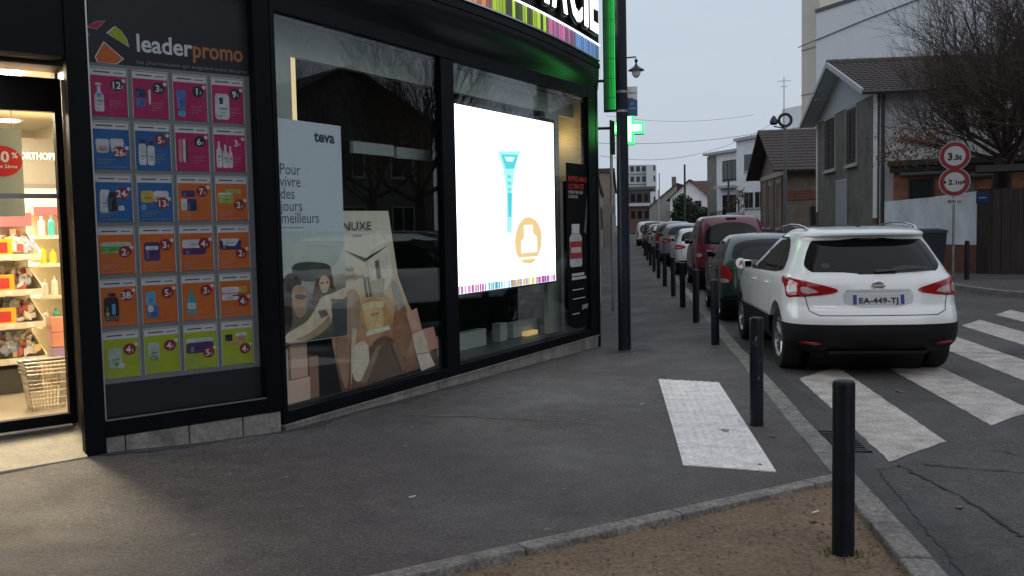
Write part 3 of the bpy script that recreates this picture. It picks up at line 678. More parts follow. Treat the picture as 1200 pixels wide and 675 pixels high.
PROD = {'pump': [('white', bottle(.10, .10, .36, .72)), ('cyan', rect(.16, .45, .30, .55)), ('white', rect(.14, .74, .30, .80))], 'pair': [('navy', rect(.06, .52, .36, .74)), ('blue', rect(.08, .28, .34, .50)), ('white', rect(.44, .35, .50, .72))],
        'tube': [('blue', [(.12, .25), (.34, .25), (.38, .78), (.06, .78)]), ('cyan', rect(.12, .10, .34, .24))], 'sheet': [('white', rect(.08, .08, .54, .76)), ('navy', rect(.22, .48, .34, .66)), ('pale', rect(.12, .12, .3, .2))],
        'jars': [('white', [(.10, .40), (.42, .40), (.46, .74), (.06, .74)]), ('white', [(.5, .42), (.82, .42), (.86, .76), (.46, .76)]), ('pink', rect(.14, .44, .38, .52)), ('pink', rect(.54, .46, .78, .54))],
        'bottles': [('white', rect(.08, .12, .30, .66)), ('navy', rect(.10, .67, .28, .78)), ('white', rect(.33, .12, .54, .62)), ('navy', rect(.35, .63, .52, .74))], 'sticks': [('pink', rect(.08, .22, .18, .82)), ('white', rect(.21, .22, .29, .82)), ('black', rect(.3, .25, .34, .8))],
        'bottles3': [('white', bottle(.06, .10, .24, .80)), ('white', bottle(.26, .10, .44, .72)), ('white', bottle(.45, .10, .58, .68))], 'device': [('white', [(.10, .22), (.34, .22), (.30, .55), (.40, .80), (.12, .80)]), ('black', rect(.36, .26, .58, .74)), ('white', rect(.62, .28, .78, .40))],
        'wide': [('yellow', rect(.08, .48, .46, .78)), ('white', rect(.46, .50, .90, .78)), ('pink', rect(.5, .54, .7, .62)), ('cyan', circle(.16, .36, .08, n=10))], 'stack': [('purple', rect(.10, .62, .52, .80)), ('white', rect(.08, .28, .26, .58)), ('navy', rect(.27, .26, .56, .58))],
        'greenbox': [('lime', rect(.06, .46, .56, .70)), ('lime', rect(.3, .72, .8, .84)), ('white', rect(.06, .70, .5, .74))], 'greenwide': [('pale', rect(.06, .70, .92, .80)), ('green', rect(.06, .58, .92, .70)), ('lime', rect(.06, .52, .92, .58))],
        'purple': [('purple', rect(.10, .30, .58, .78)), ('white', rect(.15, .58, .52, .68))], 'whitepurple': [('white', rect(.06, .60, .72, .82)), ('purple', rect(.06, .42, .78, .59))], 'whiteblue': [('navy', rect(.05, .52, .75, .80)), ('white', [(.05, .82), (.30, .62), (.55, .62), (.72, .82)])],
        'darkpack': [('black', rect(.08, .12, .50, .74)), ('black', rect(.2, .75, .42, .84)), ('cyan', rect(.30, .30, .40, .56)), ('lime', rect(.12, .28, .22, .36))], 'bluebag': [('cyan', rect(.08, .46, .38, .82)), ('blue', rect(.10, .14, .46, .45)), ('white', circle(.22, .38, .09, n=10))],
        'bluebottle': [('teal', bottle(.12, .12, .42, .80)), ('white', rect(.14, .30, .40, .46))], 'boxes': [('white', rect(.05, .66, .62, .82)), ('yellow', rect(.63, .66, .88, .82)), ('white', rect(.05, .46, .58, .63)), ('navy', rect(.4, .56, .8, .6))],
        'packgreen': [('pale', rect(.12, .26, .52, .76)), ('white', rect(.40, .24, .58, .36)), ('green', rect(.3, .3, .42, .38))], 'bag': [('pale', rect(.08, .34, .42, .82)), ('green', rect(.12, .34, .38, .46)), ('pink', rect(.2, .38, .3, .44))], 'darkwide': [('white', rect(.05, .72, .88, .82)), ('purple', rect(.05, .42, .90, .71))],
        'bowl': [('white', rect(.45, .78, .82, .86)), ('pink', [(.5, .62), (.76, .62), (.82, .78), (.44, .78)]), ('black', rect(.1, .66, .34, .84)), ('pink', rect(.2, .54, .56, .62))]}
M_head = mat('card_header', (.66, .67, .68), .5); M_badge = [mat('badge_dark', (.022, .020, .026), .5), mat('badge_red', (.26, .012, .02), .5), mat('badge_same', C_MAG, .5)]
M_price = mat('price_white', (.78, .78, .80), .5); M_pocket = mat('pocket_plastic', (.62, .62, .60), .1)
price_cache = {}
for r in range(6):
    for c in range(4):
        colr, price, prod, bt = CARDS[r][c]
        s0 = -1.312 + c * .2907; z1 = 2.755 - r * .3722; w, h = .245, .33; z0 = z1 - h
        cm = mat('card_%.3f' % colr[0], colr, .5, var=.14, vscale=3.5)
        cd = part('price_card', MB().fbox(FA, s0, s0 + w, -.083, -.079, z0, z1 - .05), cm, bd)
        X = lambda u: s0 + u * w
        Z = lambda v: z0 + v * h
        part('card_header', MB().fbox(FA, s0, s0 + w, -.083, -.0785, z1 - .05, z1 - .002), M_head, cd)
        part('card_pocket', MB().fbox(FA, s0 - .008, s0 - .003, -.083, -.074, z0 - .006, z1 + .004).fbox(FA, s0 + w + .003, s0 + w + .008, -.083, -.074, z0 - .006, z1 + .004).fbox(FA, s0 - .008, s0 + w + .008, -.083, -.074, z1 + .001, z1 + .008), M_pocket, cd)
        part('header_print', MB().fbox(FA, X(.10), X(.55), -.0784, -.0780, z1 - .03, z1 - .02).fbox(FA, X(.65), X(.92), -.0784, -.0780, z1 - .03, z1 - .023), mat('header_ink', (.10, .09, .10), .5), cd)
        for k, (pc, pts) in enumerate(PROD[prod]):
            pts = [(X(u), Z(v * .86)) for u, v in pts]
            q_ = []
            for p_, n_ in zip(pts, pts[1:] + pts[:1]): q_ += [(p_[0] + (n_[0] - p_[0]) * .12, p_[1] + (n_[1] - p_[1]) * .12), (p_[0] + (n_[0] - p_[0]) * .88, p_[1] + (n_[1] - p_[1]) * .88)]
            part('product_picture', MB().fpoly(FA, q_, -.0789, -.0782 + k * .0004), mat('print_' + pc, PC[pc], .5, var=.28, vscale=14), cd)
            u0, u1 = min(p_[0] for p_ in pts), max(p_[0] for p_ in pts); v0, v1 = min(p_[1] for p_ in pts), max(p_[1] for p_ in pts)
            if u1 - u0 > .025 and v1 - v0 > .02:
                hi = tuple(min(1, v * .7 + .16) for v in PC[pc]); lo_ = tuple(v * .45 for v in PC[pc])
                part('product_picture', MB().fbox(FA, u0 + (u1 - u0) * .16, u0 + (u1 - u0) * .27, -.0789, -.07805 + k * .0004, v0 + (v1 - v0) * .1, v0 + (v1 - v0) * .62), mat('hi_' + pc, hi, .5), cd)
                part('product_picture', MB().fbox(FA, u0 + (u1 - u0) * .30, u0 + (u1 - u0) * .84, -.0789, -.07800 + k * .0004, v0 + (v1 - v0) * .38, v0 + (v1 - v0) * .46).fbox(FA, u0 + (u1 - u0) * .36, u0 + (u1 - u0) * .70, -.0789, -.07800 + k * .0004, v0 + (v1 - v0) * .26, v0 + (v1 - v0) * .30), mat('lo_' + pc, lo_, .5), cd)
        bx_, bz = {'26': (.74, .38), '13': (.72, .42)}.get(price, (.74, .70 if r < 2 or r == 4 or price == '7' else .64))
        if prod in ('greenbox', 'whiteblue', 'bowl', 'darkwide', 'boxes', 'greenwide'): bz = .38 if prod != 'greenwide' else .5
        part('price_badge', MB().fpoly(FA, [(X(0) + w * bx_ + .045 * math.cos(a), Z(bz * .95) + .042 * math.sin(a)) for a in np.linspace(0, 2 * math.pi, 18)[:-1]], -.0778, -.0765), M_badge[bt], cd)
        part('price_star', MB().fpoly(FA, circle(X(bx_) + .046, Z(bz * .95) + .032, .014, n=10), -.0764, -.0758), M_head, cd)
        if price not in price_cache: price_cache[price] = (text_mesh(price, M_price, height=.05, bold=.02, name='price', align='CENTER'))
        obj('price', price_cache[price], cd, FA.mtx(X(bx_) - .008, -.0757, Z(bz * .95) - .025))
        if 'euro' not in price_cache: price_cache['euro'] = text_mesh('€', M_price, height=.02, name='price_sign')
        obj('price_sign', price_cache['euro'], cd, FA.mtx(X(bx_) + (.012 if len(price) == 1 else .026), -.0757, Z(bz * .95) - .02))
        tb = MB(); lx = .52 if prod in ('pump', 'tube', 'sheet', 'bottles', 'pair', 'bottles3', 'sticks') else .08
        for k, (ww, zz) in enumerate(((.36, .36), (.30, .31), (.38, .25), (.2, .19)) if lx > .5 else ((.5, .22), (.42, .17), (.3, .12), (.85, .04))):
            u = lx
            while u < lx + ww - .03:
                wl = min(bi.uniform(.03, .11), lx + ww - u); tb.fbox(FA, X(u), X(u + wl), -.0782, -.0778, Z(zz * .9), Z(zz * .9) + .006); u += wl + .018
        part('card_print', tb, mat('print_fade_%.3f' % colr[0], tuple(min(1, v * .55 + .17) for v in colr), .5), cd)

# ------------------------------------------------------------------ posters behind the windows
def flat(name, pts, col, k, parent, fr=FB, base=-.062, rough=.5, nm=None, soft=False, m_=None):
    ar = sum(a[0] * b_[1] - b_[0] * a[1] for a, b_ in zip(pts, pts[1:] + pts[:1]))
    if ar < 0: pts = pts[::-1]
    if soft:
        for _ in range(2): pts = [q for a_, b_ in zip(pts, pts[1:] + pts[:1]) for q in ((a_[0] * .75 + b_[0] * .25, a_[1] * .75 + b_[1] * .25), (a_[0] * .25 + b_[0] * .75, a_[1] * .25 + b_[1] * .75))]
    if m_: return part(name, MB().fpoly(fr, pts, base + k * .0012 - .001, base + k * .0012), m_, parent)
    return part(name, MB().fpoly(fr, pts, base + k * .0012 - .001, base + k * .0012), mat(nm or 'ink_%02d%02d%02d' % tuple(int(v * 99) for v in col), col, rough, var=.22, vscale=9), parent)
tv = thing('health_poster', 'tall white poster with two smiling people, leftmost in the shop window', 'poster', FB.pt(.5, -.06, .66))
flat('poster_sheet', [(.075, .675), (.925, .655), (.925, 2.49), (.075, 2.49)], 0, 0, tv, m_=mat('poster_paper', (.64, .67, .75), .5))
flat('photo_print', [(.08, .68), (.92, .66), (.925, 1.575), (.08, 1.59)], 0, 1, tv, m_=gradmat('photo_sky', .66, 1.59, [(.10, .08, .07), (.17, .14, .11), (.20, .18, .15), (.52, .52, .47), (.62, .64, .60), (.54, .60, .61)], .10, 5))
SK, SK2, HB = (.52, .32, .21), (.72, .53, .40), (.050, .028, .020)
PP = {
 'hairR': [(0.454, 0.957), (0.487, 1.081), (0.544, 1.205), (0.614, 1.261), (0.693, 1.262), (0.744, 1.212), (0.758, 1.101), (0.806, 1.059), (0.763, 1.022), (0.703, 1.053), (0.681, 1.028), (0.582, 1.036), (0.52, 0.964)],
 'armR': [(0.54, 0.988), (0.602, 1.034), (0.743, 1.045), (0.912, 1.091), (0.935, 1.049), (0.907, 0.985), (0.802, 0.988), (0.68, 1.008), (0.599, 0.97)],
 'hairL': [(0.094, 1.171), (0.161, 1.24), (0.252, 1.254), (0.323, 1.206), (0.357, 1.148), (0.283, 1.146), (0.225, 1.088), (0.202, 0.991), (0.232, 0.864), (0.153, 0.749), (0.081, 0.732)],
 'faceL': [(0.214, 1.089), (0.246, 1.141), (0.339, 1.15), (0.385, 1.101), (0.397, 1.05), (0.425, 1.002), (0.394, 0.98), (0.395, 0.936), (0.363, 0.889), (0.287, 0.871), (0.228, 0.939)],
 'glass': [(0.25, 1.076), (0.398, 1.06), (0.401, 1.037), (0.351, 1.018), (0.255, 1.036)],
 'armL': [(0.107, 0.688), (0.118, 0.753), (0.265, 0.798), (0.398, 0.835), (0.498, 0.927), (0.581, 1.005), (0.661, 1.025), (0.723, 0.978), (0.704, 0.909), (0.725, 0.855), (0.697, 0.779), (0.566, 0.715), (0.447, 0.685), (0.259, 0.677)],
 'armS': [(0.186, 0.695), (0.411, 0.732), (0.59, 0.803), (0.694, 0.871), (0.697, 0.779), (0.566, 0.715), (0.447, 0.685)],
 'tat': [(0.536, 0.911), (0.636, 0.915), (0.673, 0.867), (0.572, 0.843)],
 'top': [(0.738, 0.945), (0.933, 1.009), (0.92, 0.662), (0.744, 0.668)],
 'mouthL': [(0.354, 0.94), (0.4, 0.944), (0.391, 0.924), (0.361, 0.922)],
 'faceRc': [(0.635, 1.13), (0.707, 1.126), (0.631, 1.053)],
 'smile': [(0.601, 1.094), (0.673, 1.094), (0.656, 1.072), (0.616, 1.075)],
 'eye1': [(0.588, 1.149), (0.624, 1.149), (0.623, 1.136), (0.587, 1.136)],
 'eye2': [(0.656, 1.15), (0.688, 1.148), (0.687, 1.135), (0.655, 1.137)],
}
_c, _r, _b = PP['faceRc']
PP['faceR'] = [(_c[0] + (_r[0] - _c[0]) * math.cos(a) * (1 - .15 * (math.sin(a) < 0)), _c[1] + (_c[1] - _b[1]) * math.sin(a)) for a in np.linspace(0, 2 * math.pi, 15)[:-1]]
for k_, (nm_, c) in enumerate((('bld', (.06, .07, .05)), ('top', (.07, .075, .09)), ('hairR', (.11, .065, .038)), ('faceR', SK2), ('eye1', (.05, .03, .025)), ('eye2', (.05, .03, .025)), ('smile', (.56, .43, .37)), ('armR', SK2), ('hairL', HB), ('faceL', SK), ('glass', (.09, .06, .05)), ('mouthL', (.5, .3, .26)), ('armL', (.76, .58, .45)), ('armS', (.46, .29, .19)), ('tat', (.22, .14, .11)))):
    pts = [(0.237, 1.322), (0.45, 1.335), (0.736, 1.299), (0.73, 1.195), (0.395, 1.151), (0.233, 1.236)] if nm_ == 'bld' else PP[nm_]
    flat('photo_print', pts, c, 3 + .3 * k_, tv, soft=len(pts) > 4)
M_ink = mat('poster_ink', (.03, .04, .06), .5)
ftext('lettering', 'teva', M_ink, FB, .57, -.0605, 2.335, tv, width=.27, height=.085, bold=.03)
for k, tx in enumerate(('Pour', 'vivre', 'des', 'jours', 'meilleurs')):
    ftext('lettering', tx, mat('poster_ink2', (.10, .11, .14), .5), FB, .13, -.0605, 2.045 - k * .098, tv, size=.128)
ftext('lettering', 'www.teva-sante.fr', mat('poster_ink2', (.10, .11, .14), .5), FB, .13, -.0605, 1.612, tv, width=.27, height=.016)
nx = thing('cosmetics_poster', 'peach coloured perfume oil poster board leaning behind the glass beside the white poster', 'poster', FB.pt(1.5, -.08, .15))
def fl2(pts, c, k, name='poster_print'): flat(name, pts, c, k, nx, base=-.078, soft=name == 'poster_print' and len(pts) > 3 and c[0] > .1 and abs(sum(p[0] * q[1] - q[0] * p[1] for p, q in zip(pts, pts[1:] + pts[:1]))) > .14)
flat('poster_sheet', [(0.80, 1.755), (1.616, 1.758), (1.744, 1.137), (1.9, .86), (2.44, 0.204), (0.843, 0.160), (0.724, 0.668), (0.80, 0.689)], 0, 0, nx, base=-.078, m_=gradmat('nuxe_print', .15, 1.76, [(.14, .06, .04), (.34, .16, .10), (.62, .32, .18), (.74, .46, .27), (.78, .62, .47), (.80, .70, .58), (.74, .66, .56)], .26, 3.2))
for i, (pts, c) in enumerate((([(1.25, 1.5), (1.55, 1.62), (1.68, 1.137), (1.5, .98), (1.3, 1.1)], (.82, .72, .60)), ([(.80, 1.0), (1.15, 1.1), (1.15, .6), (.80, .68)], (.46, .30, .21)),
        ([(1.307, 0.576), (1.619, 0.597), (1.957, 0.199), (0.907, 0.165)], (.17, .09, .06)), ([(1.6, .62), (1.75, 1.0), (1.9, .75), (1.98, .5), (1.75, .3)], (.36, .17, .09)), ([(1.62, 1.08), (1.72, 1.12), (1.84, .85), (1.72, .8)], (.42, .36, .33)), ([(0.98, .55), (1.25, .6), (1.25, .25), (1.0, .2)], (.78, .62, .48)),
        ([(1.10, 0.955), (1.53, 0.952), (1.62, 0.628), (1.18, 0.597)], (.66, .36, .14)), ([(1.16, 0.93), (1.45, 0.93), (1.52, 0.66), (1.22, 0.63)], (.80, .52, .26)), ([(1.16, .92), (1.49, .92), (1.50, .86), (1.17, .86)], (.86, .66, .40)), ([(1.22, .66), (1.57, .68), (1.59, .64), (1.21, .615)], (.85, .75, .6)), ([(1.199, 1.154), (1.276, 1.158), (1.313, 0.972), (1.235, 0.97)], (.16, .13, .12)), ([(1.225, 1.15), (1.245, 1.152), (1.285, .975), (1.262, .975)], (.55, .5, .46)), ([(1.38, 1.297), (1.436, 1.303), (1.471, 1.133), (1.404, 1.128)], (.20, .16, .14)),
        ([(1.30, 1.12), (1.52, 1.13), (1.50, .97), (1.32, .96)], (.58, .46, .34)), ([(0.941, 1.409), (1.228, 1.296), (1.601, 1.439), (1.239, 1.328)], (.02, .018, .02)), ([(1.0, 0.72), (1.078, 0.698), (0.96, 0.172)], (.62, .52, .38)), ([(.74, .66), (.98, .70), (.94, .2), (.86, .18)], (.40, .20, .13)), ([(1.35, .5), (1.45, .52), (1.2, .2), (1.1, .2)], (.34, .2, .15)), ([(1.6, .5), (1.68, .5), (1.85, .25), (1.75, .22)], (.3, .16, .11)))):
    fl2(pts, c, 1 + i * .35)
for i, (pts, c) in enumerate((([(1.854, 0.768), (2.039, 0.805), (2.12, 0.586), (1.938, 0.57)], (.70, .38, .30)), ([(1.937, 0.552), (2.136, 0.578), (2.247, 0.342), (2.007, 0.351)], (.80, .58, .50)), ([(2.137, 0.584), (2.331, 0.588), (2.418, 0.366), (2.236, 0.352)], (.64, .32, .24)), ([(2.007, 0.342), (2.235, 0.337), (2.341, 0.189), (2.09, 0.17)], (.82, .64, .58)))):
    fl2(pts, c, 6 + i * .35, 'picture_block')
ftext('lettering', 'NUXE', mat('nuxe_ink', (.05, .035, .03), .5), FB, .90, -.064, 1.585, nx, width=.42, height=.075)
ftext('lettering', 'PARIS', mat('nuxe_ink', (.05, .035, .03), .5), FB, 1.05, -.064, 1.525, nx, width=.13, height=.022)
ftext('lettering', 'Huile\nprodigieuse', mat('nuxe_ink', (.05, .035, .03), .5), FB, .93, -.064, 1.22, nx, width=.26, height=.13)
ftext('lettering', 'NUXE', mat('nuxe_ink', (.05, .035, .03), .5), FB, 1.28, -.062, .80, nx, width=.12, height=.022)
# peach display cubes at the left of the window floor
for i, (s0, s1, z0, z1, c, lab) in enumerate(((.26, .47, .36, .66, (.66, .40, .30), 'peach display cube on top of another at the left window edge'), (.22, .50, .16, .355, (.72, .48, .38), 'wide peach display cube standing on the window floor at left'), (.07, .24, .16, .62, (.48, .46, .42), 'pale narrow display block at the far left of the window'), (.50, .62, .16, .52, (.33, .15, .10), 'slim terracotta display block under the white poster'))):
    solo('display_block', MB().fbox(FB, s0, s1, -.27, -.13 - .003 * i, z0, z1), mat('block_%d' % i, c, .6, var=.08), lab, 'display block', 'display blocks in the window', bevel=.006)
# LED screen
sc_t = thing('led_screen', 'big glowing white advertising screen behind the second shop window', 'screen', FB.pt(4.1, -.15, .86))
part('screen_case', MB().fbox(FB, 2.62, 5.40, -.24, -.135, .845, 2.945), M_black, sc_t)
def lit(name, pts, c, e, k):
    ar = sum(a[0] * b_[1] - b_[0] * a[1] for a, b_ in zip(pts, pts[1:] + pts[:1]))
    if ar < 0: pts = pts[::-1]
    part(name, MB().fpoly(FB, pts, -.134 + k * .0015 - .001, -.134 + k * .0015), mat('led_%02d%02d%02d%d' % (*[int(v * 99) for v in c], int(e * 10)), (.05, .05, .05), .6, emit=c, estr=e), sc_t)
lit('display', rect(2.63, .87, 5.36, 2.90), (.97, .97, 1.0), 2.9, 0)
lit('picture', [(3.84, 2.478), (4.464, 2.508), (4.285, 2.266), (4.22, 2.026), (4.18, 1.487), (4.04, 1.488), (4.045, 2.023), (3.981, 2.255)], (.80, .98, 1), 1.3, .5)
lit('picture', [(3.88, 2.45), (4.424, 2.48), (4.265, 2.266), (4.20, 2.026), (4.16, 1.52), (4.059, 1.52), (4.065, 2.023), (4.001, 2.255)], (.40, .93, .98), 1.1, 1)
lit('picture', [(3.95, 2.42), (4.36, 2.44), (4.25, 2.27), (4.05, 2.26)], (.05, .68, .80), 1.05, 2)
lit('picture', [(4.02, 2.40), (4.28, 2.41), (4.22, 2.35), (4.07, 2.345)], (.75, .98, 1), 1.1, 3)
lit('picture', [(4.085, 1.98), (4.185, 1.98), (4.17, 1.70), (4.095, 1.70)], (.05, .68, .80), 1.0, 2)
for k in range(3): lit('picture', circle(4.13, 2.17 - k * .075, .05 - .008 * k, .02, n=12), (.15, .72, .82), 1.0, 2)
bdg = [(4.605 + .365 * math.cos(a) * (1 + .05 * math.sin(2 * a)), 1.41 + .29 * math.sin(a)) for a in np.linspace(0, 2 * math.pi, 26)[:-1]]
lit('picture', bdg, (1.0, .66, .30), 1.05, 1)
lit('picture', [(4.40, 1.26), (4.83, 1.26), (4.83, 1.45), (4.72, 1.50), (4.72, 1.60), (4.48, 1.60), (4.48, 1.45), (4.40, 1.40)], (1, .96, .9), 1.5, 2)
lit('picture', rect(4.30, 1.18, 4.93, 1.21), (1, .96, .9), 1.4, 2)
br = random.Random(11); s = 2.64
while s < 5.35:
    w = br.uniform(.02, .07); q = (s - 2.64) / 2.7
    c = br.choice([(.8, .05, .45), (.55, .1, .5), (.9, .5, .7)] if q < .3 or q > .8 else [(.05, .6, .8), (.1, .3, .7), (.5, .8, .9)] if q < .55 else [(.9, .55, .05), (.9, .8, .2), (.6, .5, .8)])
    lit('colour_stripe', rect(s, .872, min(s + w, 5.355), .955), c, .9, 1); s += w + br.uniform(.0, .02)
# black product poster
bp = thing('black_poster', 'narrow black poster with a white pill bottle at the right end of the window', 'poster', FB.pt(5.9, -.06, .2))
bpk = dict(base=-.0215)
flat('poster_sheet', [(5.49, .30), (5.56, .245), (5.75, .205), (6.0, .20), (6.149, .215), (6.149, 2.40), (5.485, 2.40)], 0, 0, bp, m_=mat('poster_black', (.006, .006, .007), .8, spec=.08), **bpk)
flat('bottle_print', [(5.56, 1.06), (5.60, 1.03), (5.92, 1.03), (5.955, 1.06), (5.955, 1.42), (5.90, 1.47), (5.62, 1.47), (5.56, 1.42)], (.42, .42, .43), 1, bp, **bpk)
flat('bottle_print', rect(5.565, 1.14, 5.95, 1.37), (.30, .03, .03), 2, bp, **bpk); flat('bottle_print', rect(5.60, 1.22, 5.92, 1.29), (.5, .42, .4), 3, bp, **bpk)
flat('bottle_print', rect(5.63, 1.475, 5.88, 1.60), (.52, .52, .53), 2, bp, **bpk)
flat('bottle_print', [(6.03, 1.5), (6.1, 1.46), (6.149, 1.75), (6.149, 2.0), (6.08, 1.7)], (.10, .10, .11), 2, bp, **bpk)
M_red = mat('poster_red', (.42, .02, .02), .5); M_pw = mat('poster_white', (.5, .5, .5), .5)
ftext('lettering', 'RIPPED-MAX\nULTIMATE', M_red, FB, 5.53, -.0125, 2.16, bp, width=.60, height=.17, bold=.02)
ftext('lettering', 'PUISSANT BRULEUR\nDE GRAISSES', M_pw, FB, 5.53, -.0125, 2.0, bp, width=.46, height=.10)
part('text_print', MB().fbox(FB, 5.60, 6.00, -.0135, -.0125, .91, .945).fbox(FB, 5.60, 6.06, -.0135, -.0125, .86, .895), M_pw, bp)
part('text_print', MB().fbox(FB, 5.62, 5.98, -.0135, -.0125, .72, .732).fbox(FB, 5.62, 6.02, -.0135, -.0125, .60, .612).fbox(FB, 5.60, 5.82, -.0135, -.0125, .40, .412), M_pw, bp)
ftext('lettering', 'EAFIT', M_pw, FB, 5.92, -.0125, .45, bp, width=.2, height=.06, bold=.02)
# low white rail blocks on the window floor
for s0, s1, z0, z1, lab in ((3.05, 4.15, .22, .36, 'low white bench rail on the window floor below the screen, left piece'), (4.5, 4.68, .20, .38, 'small white post on the window floor between the bench rails'), (4.85, 5.60, .22, .35, 'low white bench rail on the window floor, right piece')):
    solo('bench_rail', MB().fbox(FB, s0, s1, -.62, -.5, z0 - .06, z1), mat('bench_white', (.34, .36, .35), .6), lab, 'bench', 'white rails on the window floor', bevel=.004)
solo('box_light', MB().fbox(FB, 5.08, 5.38, -.50, -.42, .16, .215), mat('box_amber', (.8, .55, .25), .5, emit=(1, .65, .25), estr=.4), 'small amber lit box on the window floor under the screen', 'box', bevel=.004)

# ------------------------------------------------------------------ things in the shop
gon = thing('shelf_unit', 'cream four tier sweet shelf full of small packets seen through the shop door', 'shelf', FA.pt(-2.0, -2.3, .2))
M_shelf = mat('shelf_cream', (.70, .63, .48), .5); M_shade = mat('shelf_base', (.08, .075, .07), .6)
part('back_panel', MB().fbox(FA, -3.2, -1.19, -2.75, -2.70, .2, 1.95), M_shelf, gon); part('base_plinth', MB().fbox(FA, -3.2, -1.22, -2.68, -2.28, .2, .42), M_shade, gon)
part('top_board', MB().fbox(FA, -3.2, -1.19, -2.70, -2.5, 1.68, 1.80), mat('pink_strip', (.55, .10, .12), .5), gon)
tiers = [.47, .78, 1.07, 1.38]
itm = random.Random(21)
icol = [(.74, .70, .64), (.66, .58, .50), (.60, .36, .20), (.5, .10, .08), (.66, .50, .22), (.78, .76, .72), (.35, .40, .55), (.70, .62, .55), (.72, .70, .68)]
for k, z in enumerate(tiers):
    tb = MB().fbox(FA, -3.2, -1.19, -2.70, -2.19, z, z + .02).fbox(FA, -3.2, -1.19, -2.20, -2.185, z, z + .055)
    for s in (-3.2, -2.5, -1.85, -1.20): tb.add([FA.pt(s, -2.70, z + .02), FA.pt(s, -2.19, z + .02), FA.pt(s, -2.19, z + .07), FA.pt(s, -2.70, z + .24), FA.pt(s + .012, -2.70, z + .02), FA.pt(s + .012, -2.19, z + .02), FA.pt(s + .012, -2.19, z + .07), FA.pt(s + .012, -2.70, z + .24)], [(0, 1, 2, 3), (7, 6, 5, 4), (0, 4, 5, 1), (1, 5, 6, 2), (2, 6, 7, 3), (3, 7, 4, 0)])
    part('shelf_tier', tb, M_shelf, gon)
    lg = MB()
    for s in np.arange(-3.1, -1.25, .16): lg.fbox(FA, s, s + .06, -2.184, -2.180, z + .008, z + .045)
    part('price_rail', lg, mat('rail_label', (.78, .75, .66), .5), gon)
    heaps = [MB() for _ in icol]
    for q in range(260):
        s = itm.uniform(-2.6, -1.24); dd = itm.random(); o = -2.22 - dd * .42; zz = z + .06 + dd * .13 + itm.uniform(0, .07)
        a, b_, c = itm.uniform(.015, .038), itm.uniform(.015, .03), itm.uniform(.012, .034); sk = itm.uniform(-.02, .02)
        heaps[itm.randrange(len(icol))].hexa([FA.pt(s + u * a, o + v * b_, zz + w * c + sk * u) for w in (-1, 1) for u, v in ((-1, 1), (1, 1), (1, -1), (-1, -1))])
    for c_, hp in zip(icol, heaps):
        if hp.v: part('packets', hp, mat('packet_%02d%02d' % (int(c_[0] * 99), int(c_[1] * 99)), c_, .45), gon, kind='stuff')
    if k in (1, 2, 3):
        part('price_flag', MB().fbox(FA, -1.60, -1.42, -2.2, -2.19, z + .045, z + .19), mat('flag_yellow', (.75, .42, .02), .5), gon)
        part('flag_print', MB().fbox(FA, -1.57, -1.46, -2.189, -2.187, z + .07, z + .16), mat('flag_red', (.55, .03, .02), .5), gon)
# right-hand shelf with bottles
rs = thing('bottle_shelf', 'narrow pale shelf unit with rows of bottles beside the shop door frame', 'shelf', FA.pt(-.75, -2.8, .2))
part('back_panel', MB().fbox(FA, -1.12, -.34, -3.05, -3.0, .2, 1.95), M_shelf, rs)
part('top_board', MB().fbox(FA, -1.12, -.34, -3.0, -2.7, 1.78, 1.86), mat('pink_strip', (.55, .10, .12), .5), rs)
bk = random.Random(4)
for z in (.40, .72, 1.0, 1.30, 1.56): part('shelf_tier', MB().fbox(FA, -1.12, -.34, -3.0, -2.6, z, z + .03), M_shelf, rs)
bc = [((.05, .36, .34), 'teal'), ((.70, .68, .62), 'white'), ((.75, .50, .04), 'yellow'), ((.10, .42, .30), 'green'), ((.62, .60, .58), 'pale')]
n_b = 0
tname = {.72: 'second lowest', 1.0: 'third', 1.30: 'fourth', 1.56: 'topmost'}
for z in (.72, 1.0, 1.30, 1.56):
    for k in range(6):
        c_, cn = bc[bk.randrange(5)]; s = -1.07 + k * .085; h = bk.uniform(.13, .19); r = .03
        o = solo('bottle', MB().lathe([(r, 0), (r, h * .7), (r * .4, h * .82), (r * .4, h)], FA.pt(s, -2.66, z + .031), n=12), mat('bottle_' + cn, c_, .35), '%s bottle, %s from the left on the %s shelf beside the door' % (cn, ('first', 'second', 'third', 'fourth', 'fifth', 'sixth')[k], tname[z]), 'bottle', 'bottles on the shop shelf', smooth=True)
for k in range(5):
    solo('product_carton', MB().fbox(FA, -1.08 + (k % 2) * .15, -.94 + (k % 2) * .15, -2.60, -2.45, .42 + (k // 2) * .14, .555 + (k // 2) * .14), mat('carton_pink', (.72, .30, .22), .5) if k % 3 else mat('carton_violet', (.42, .28, .5), .5), 'small %s carton, %s row, in the stack below the bottle shelf' % (('pink' if k % 3 else 'violet'), ('bottom', 'middle', 'top')[k // 2]) + (' left' if k % 2 == 0 else ' right'), 'carton', 'cartons stacked beside the shelf', bevel=.004)
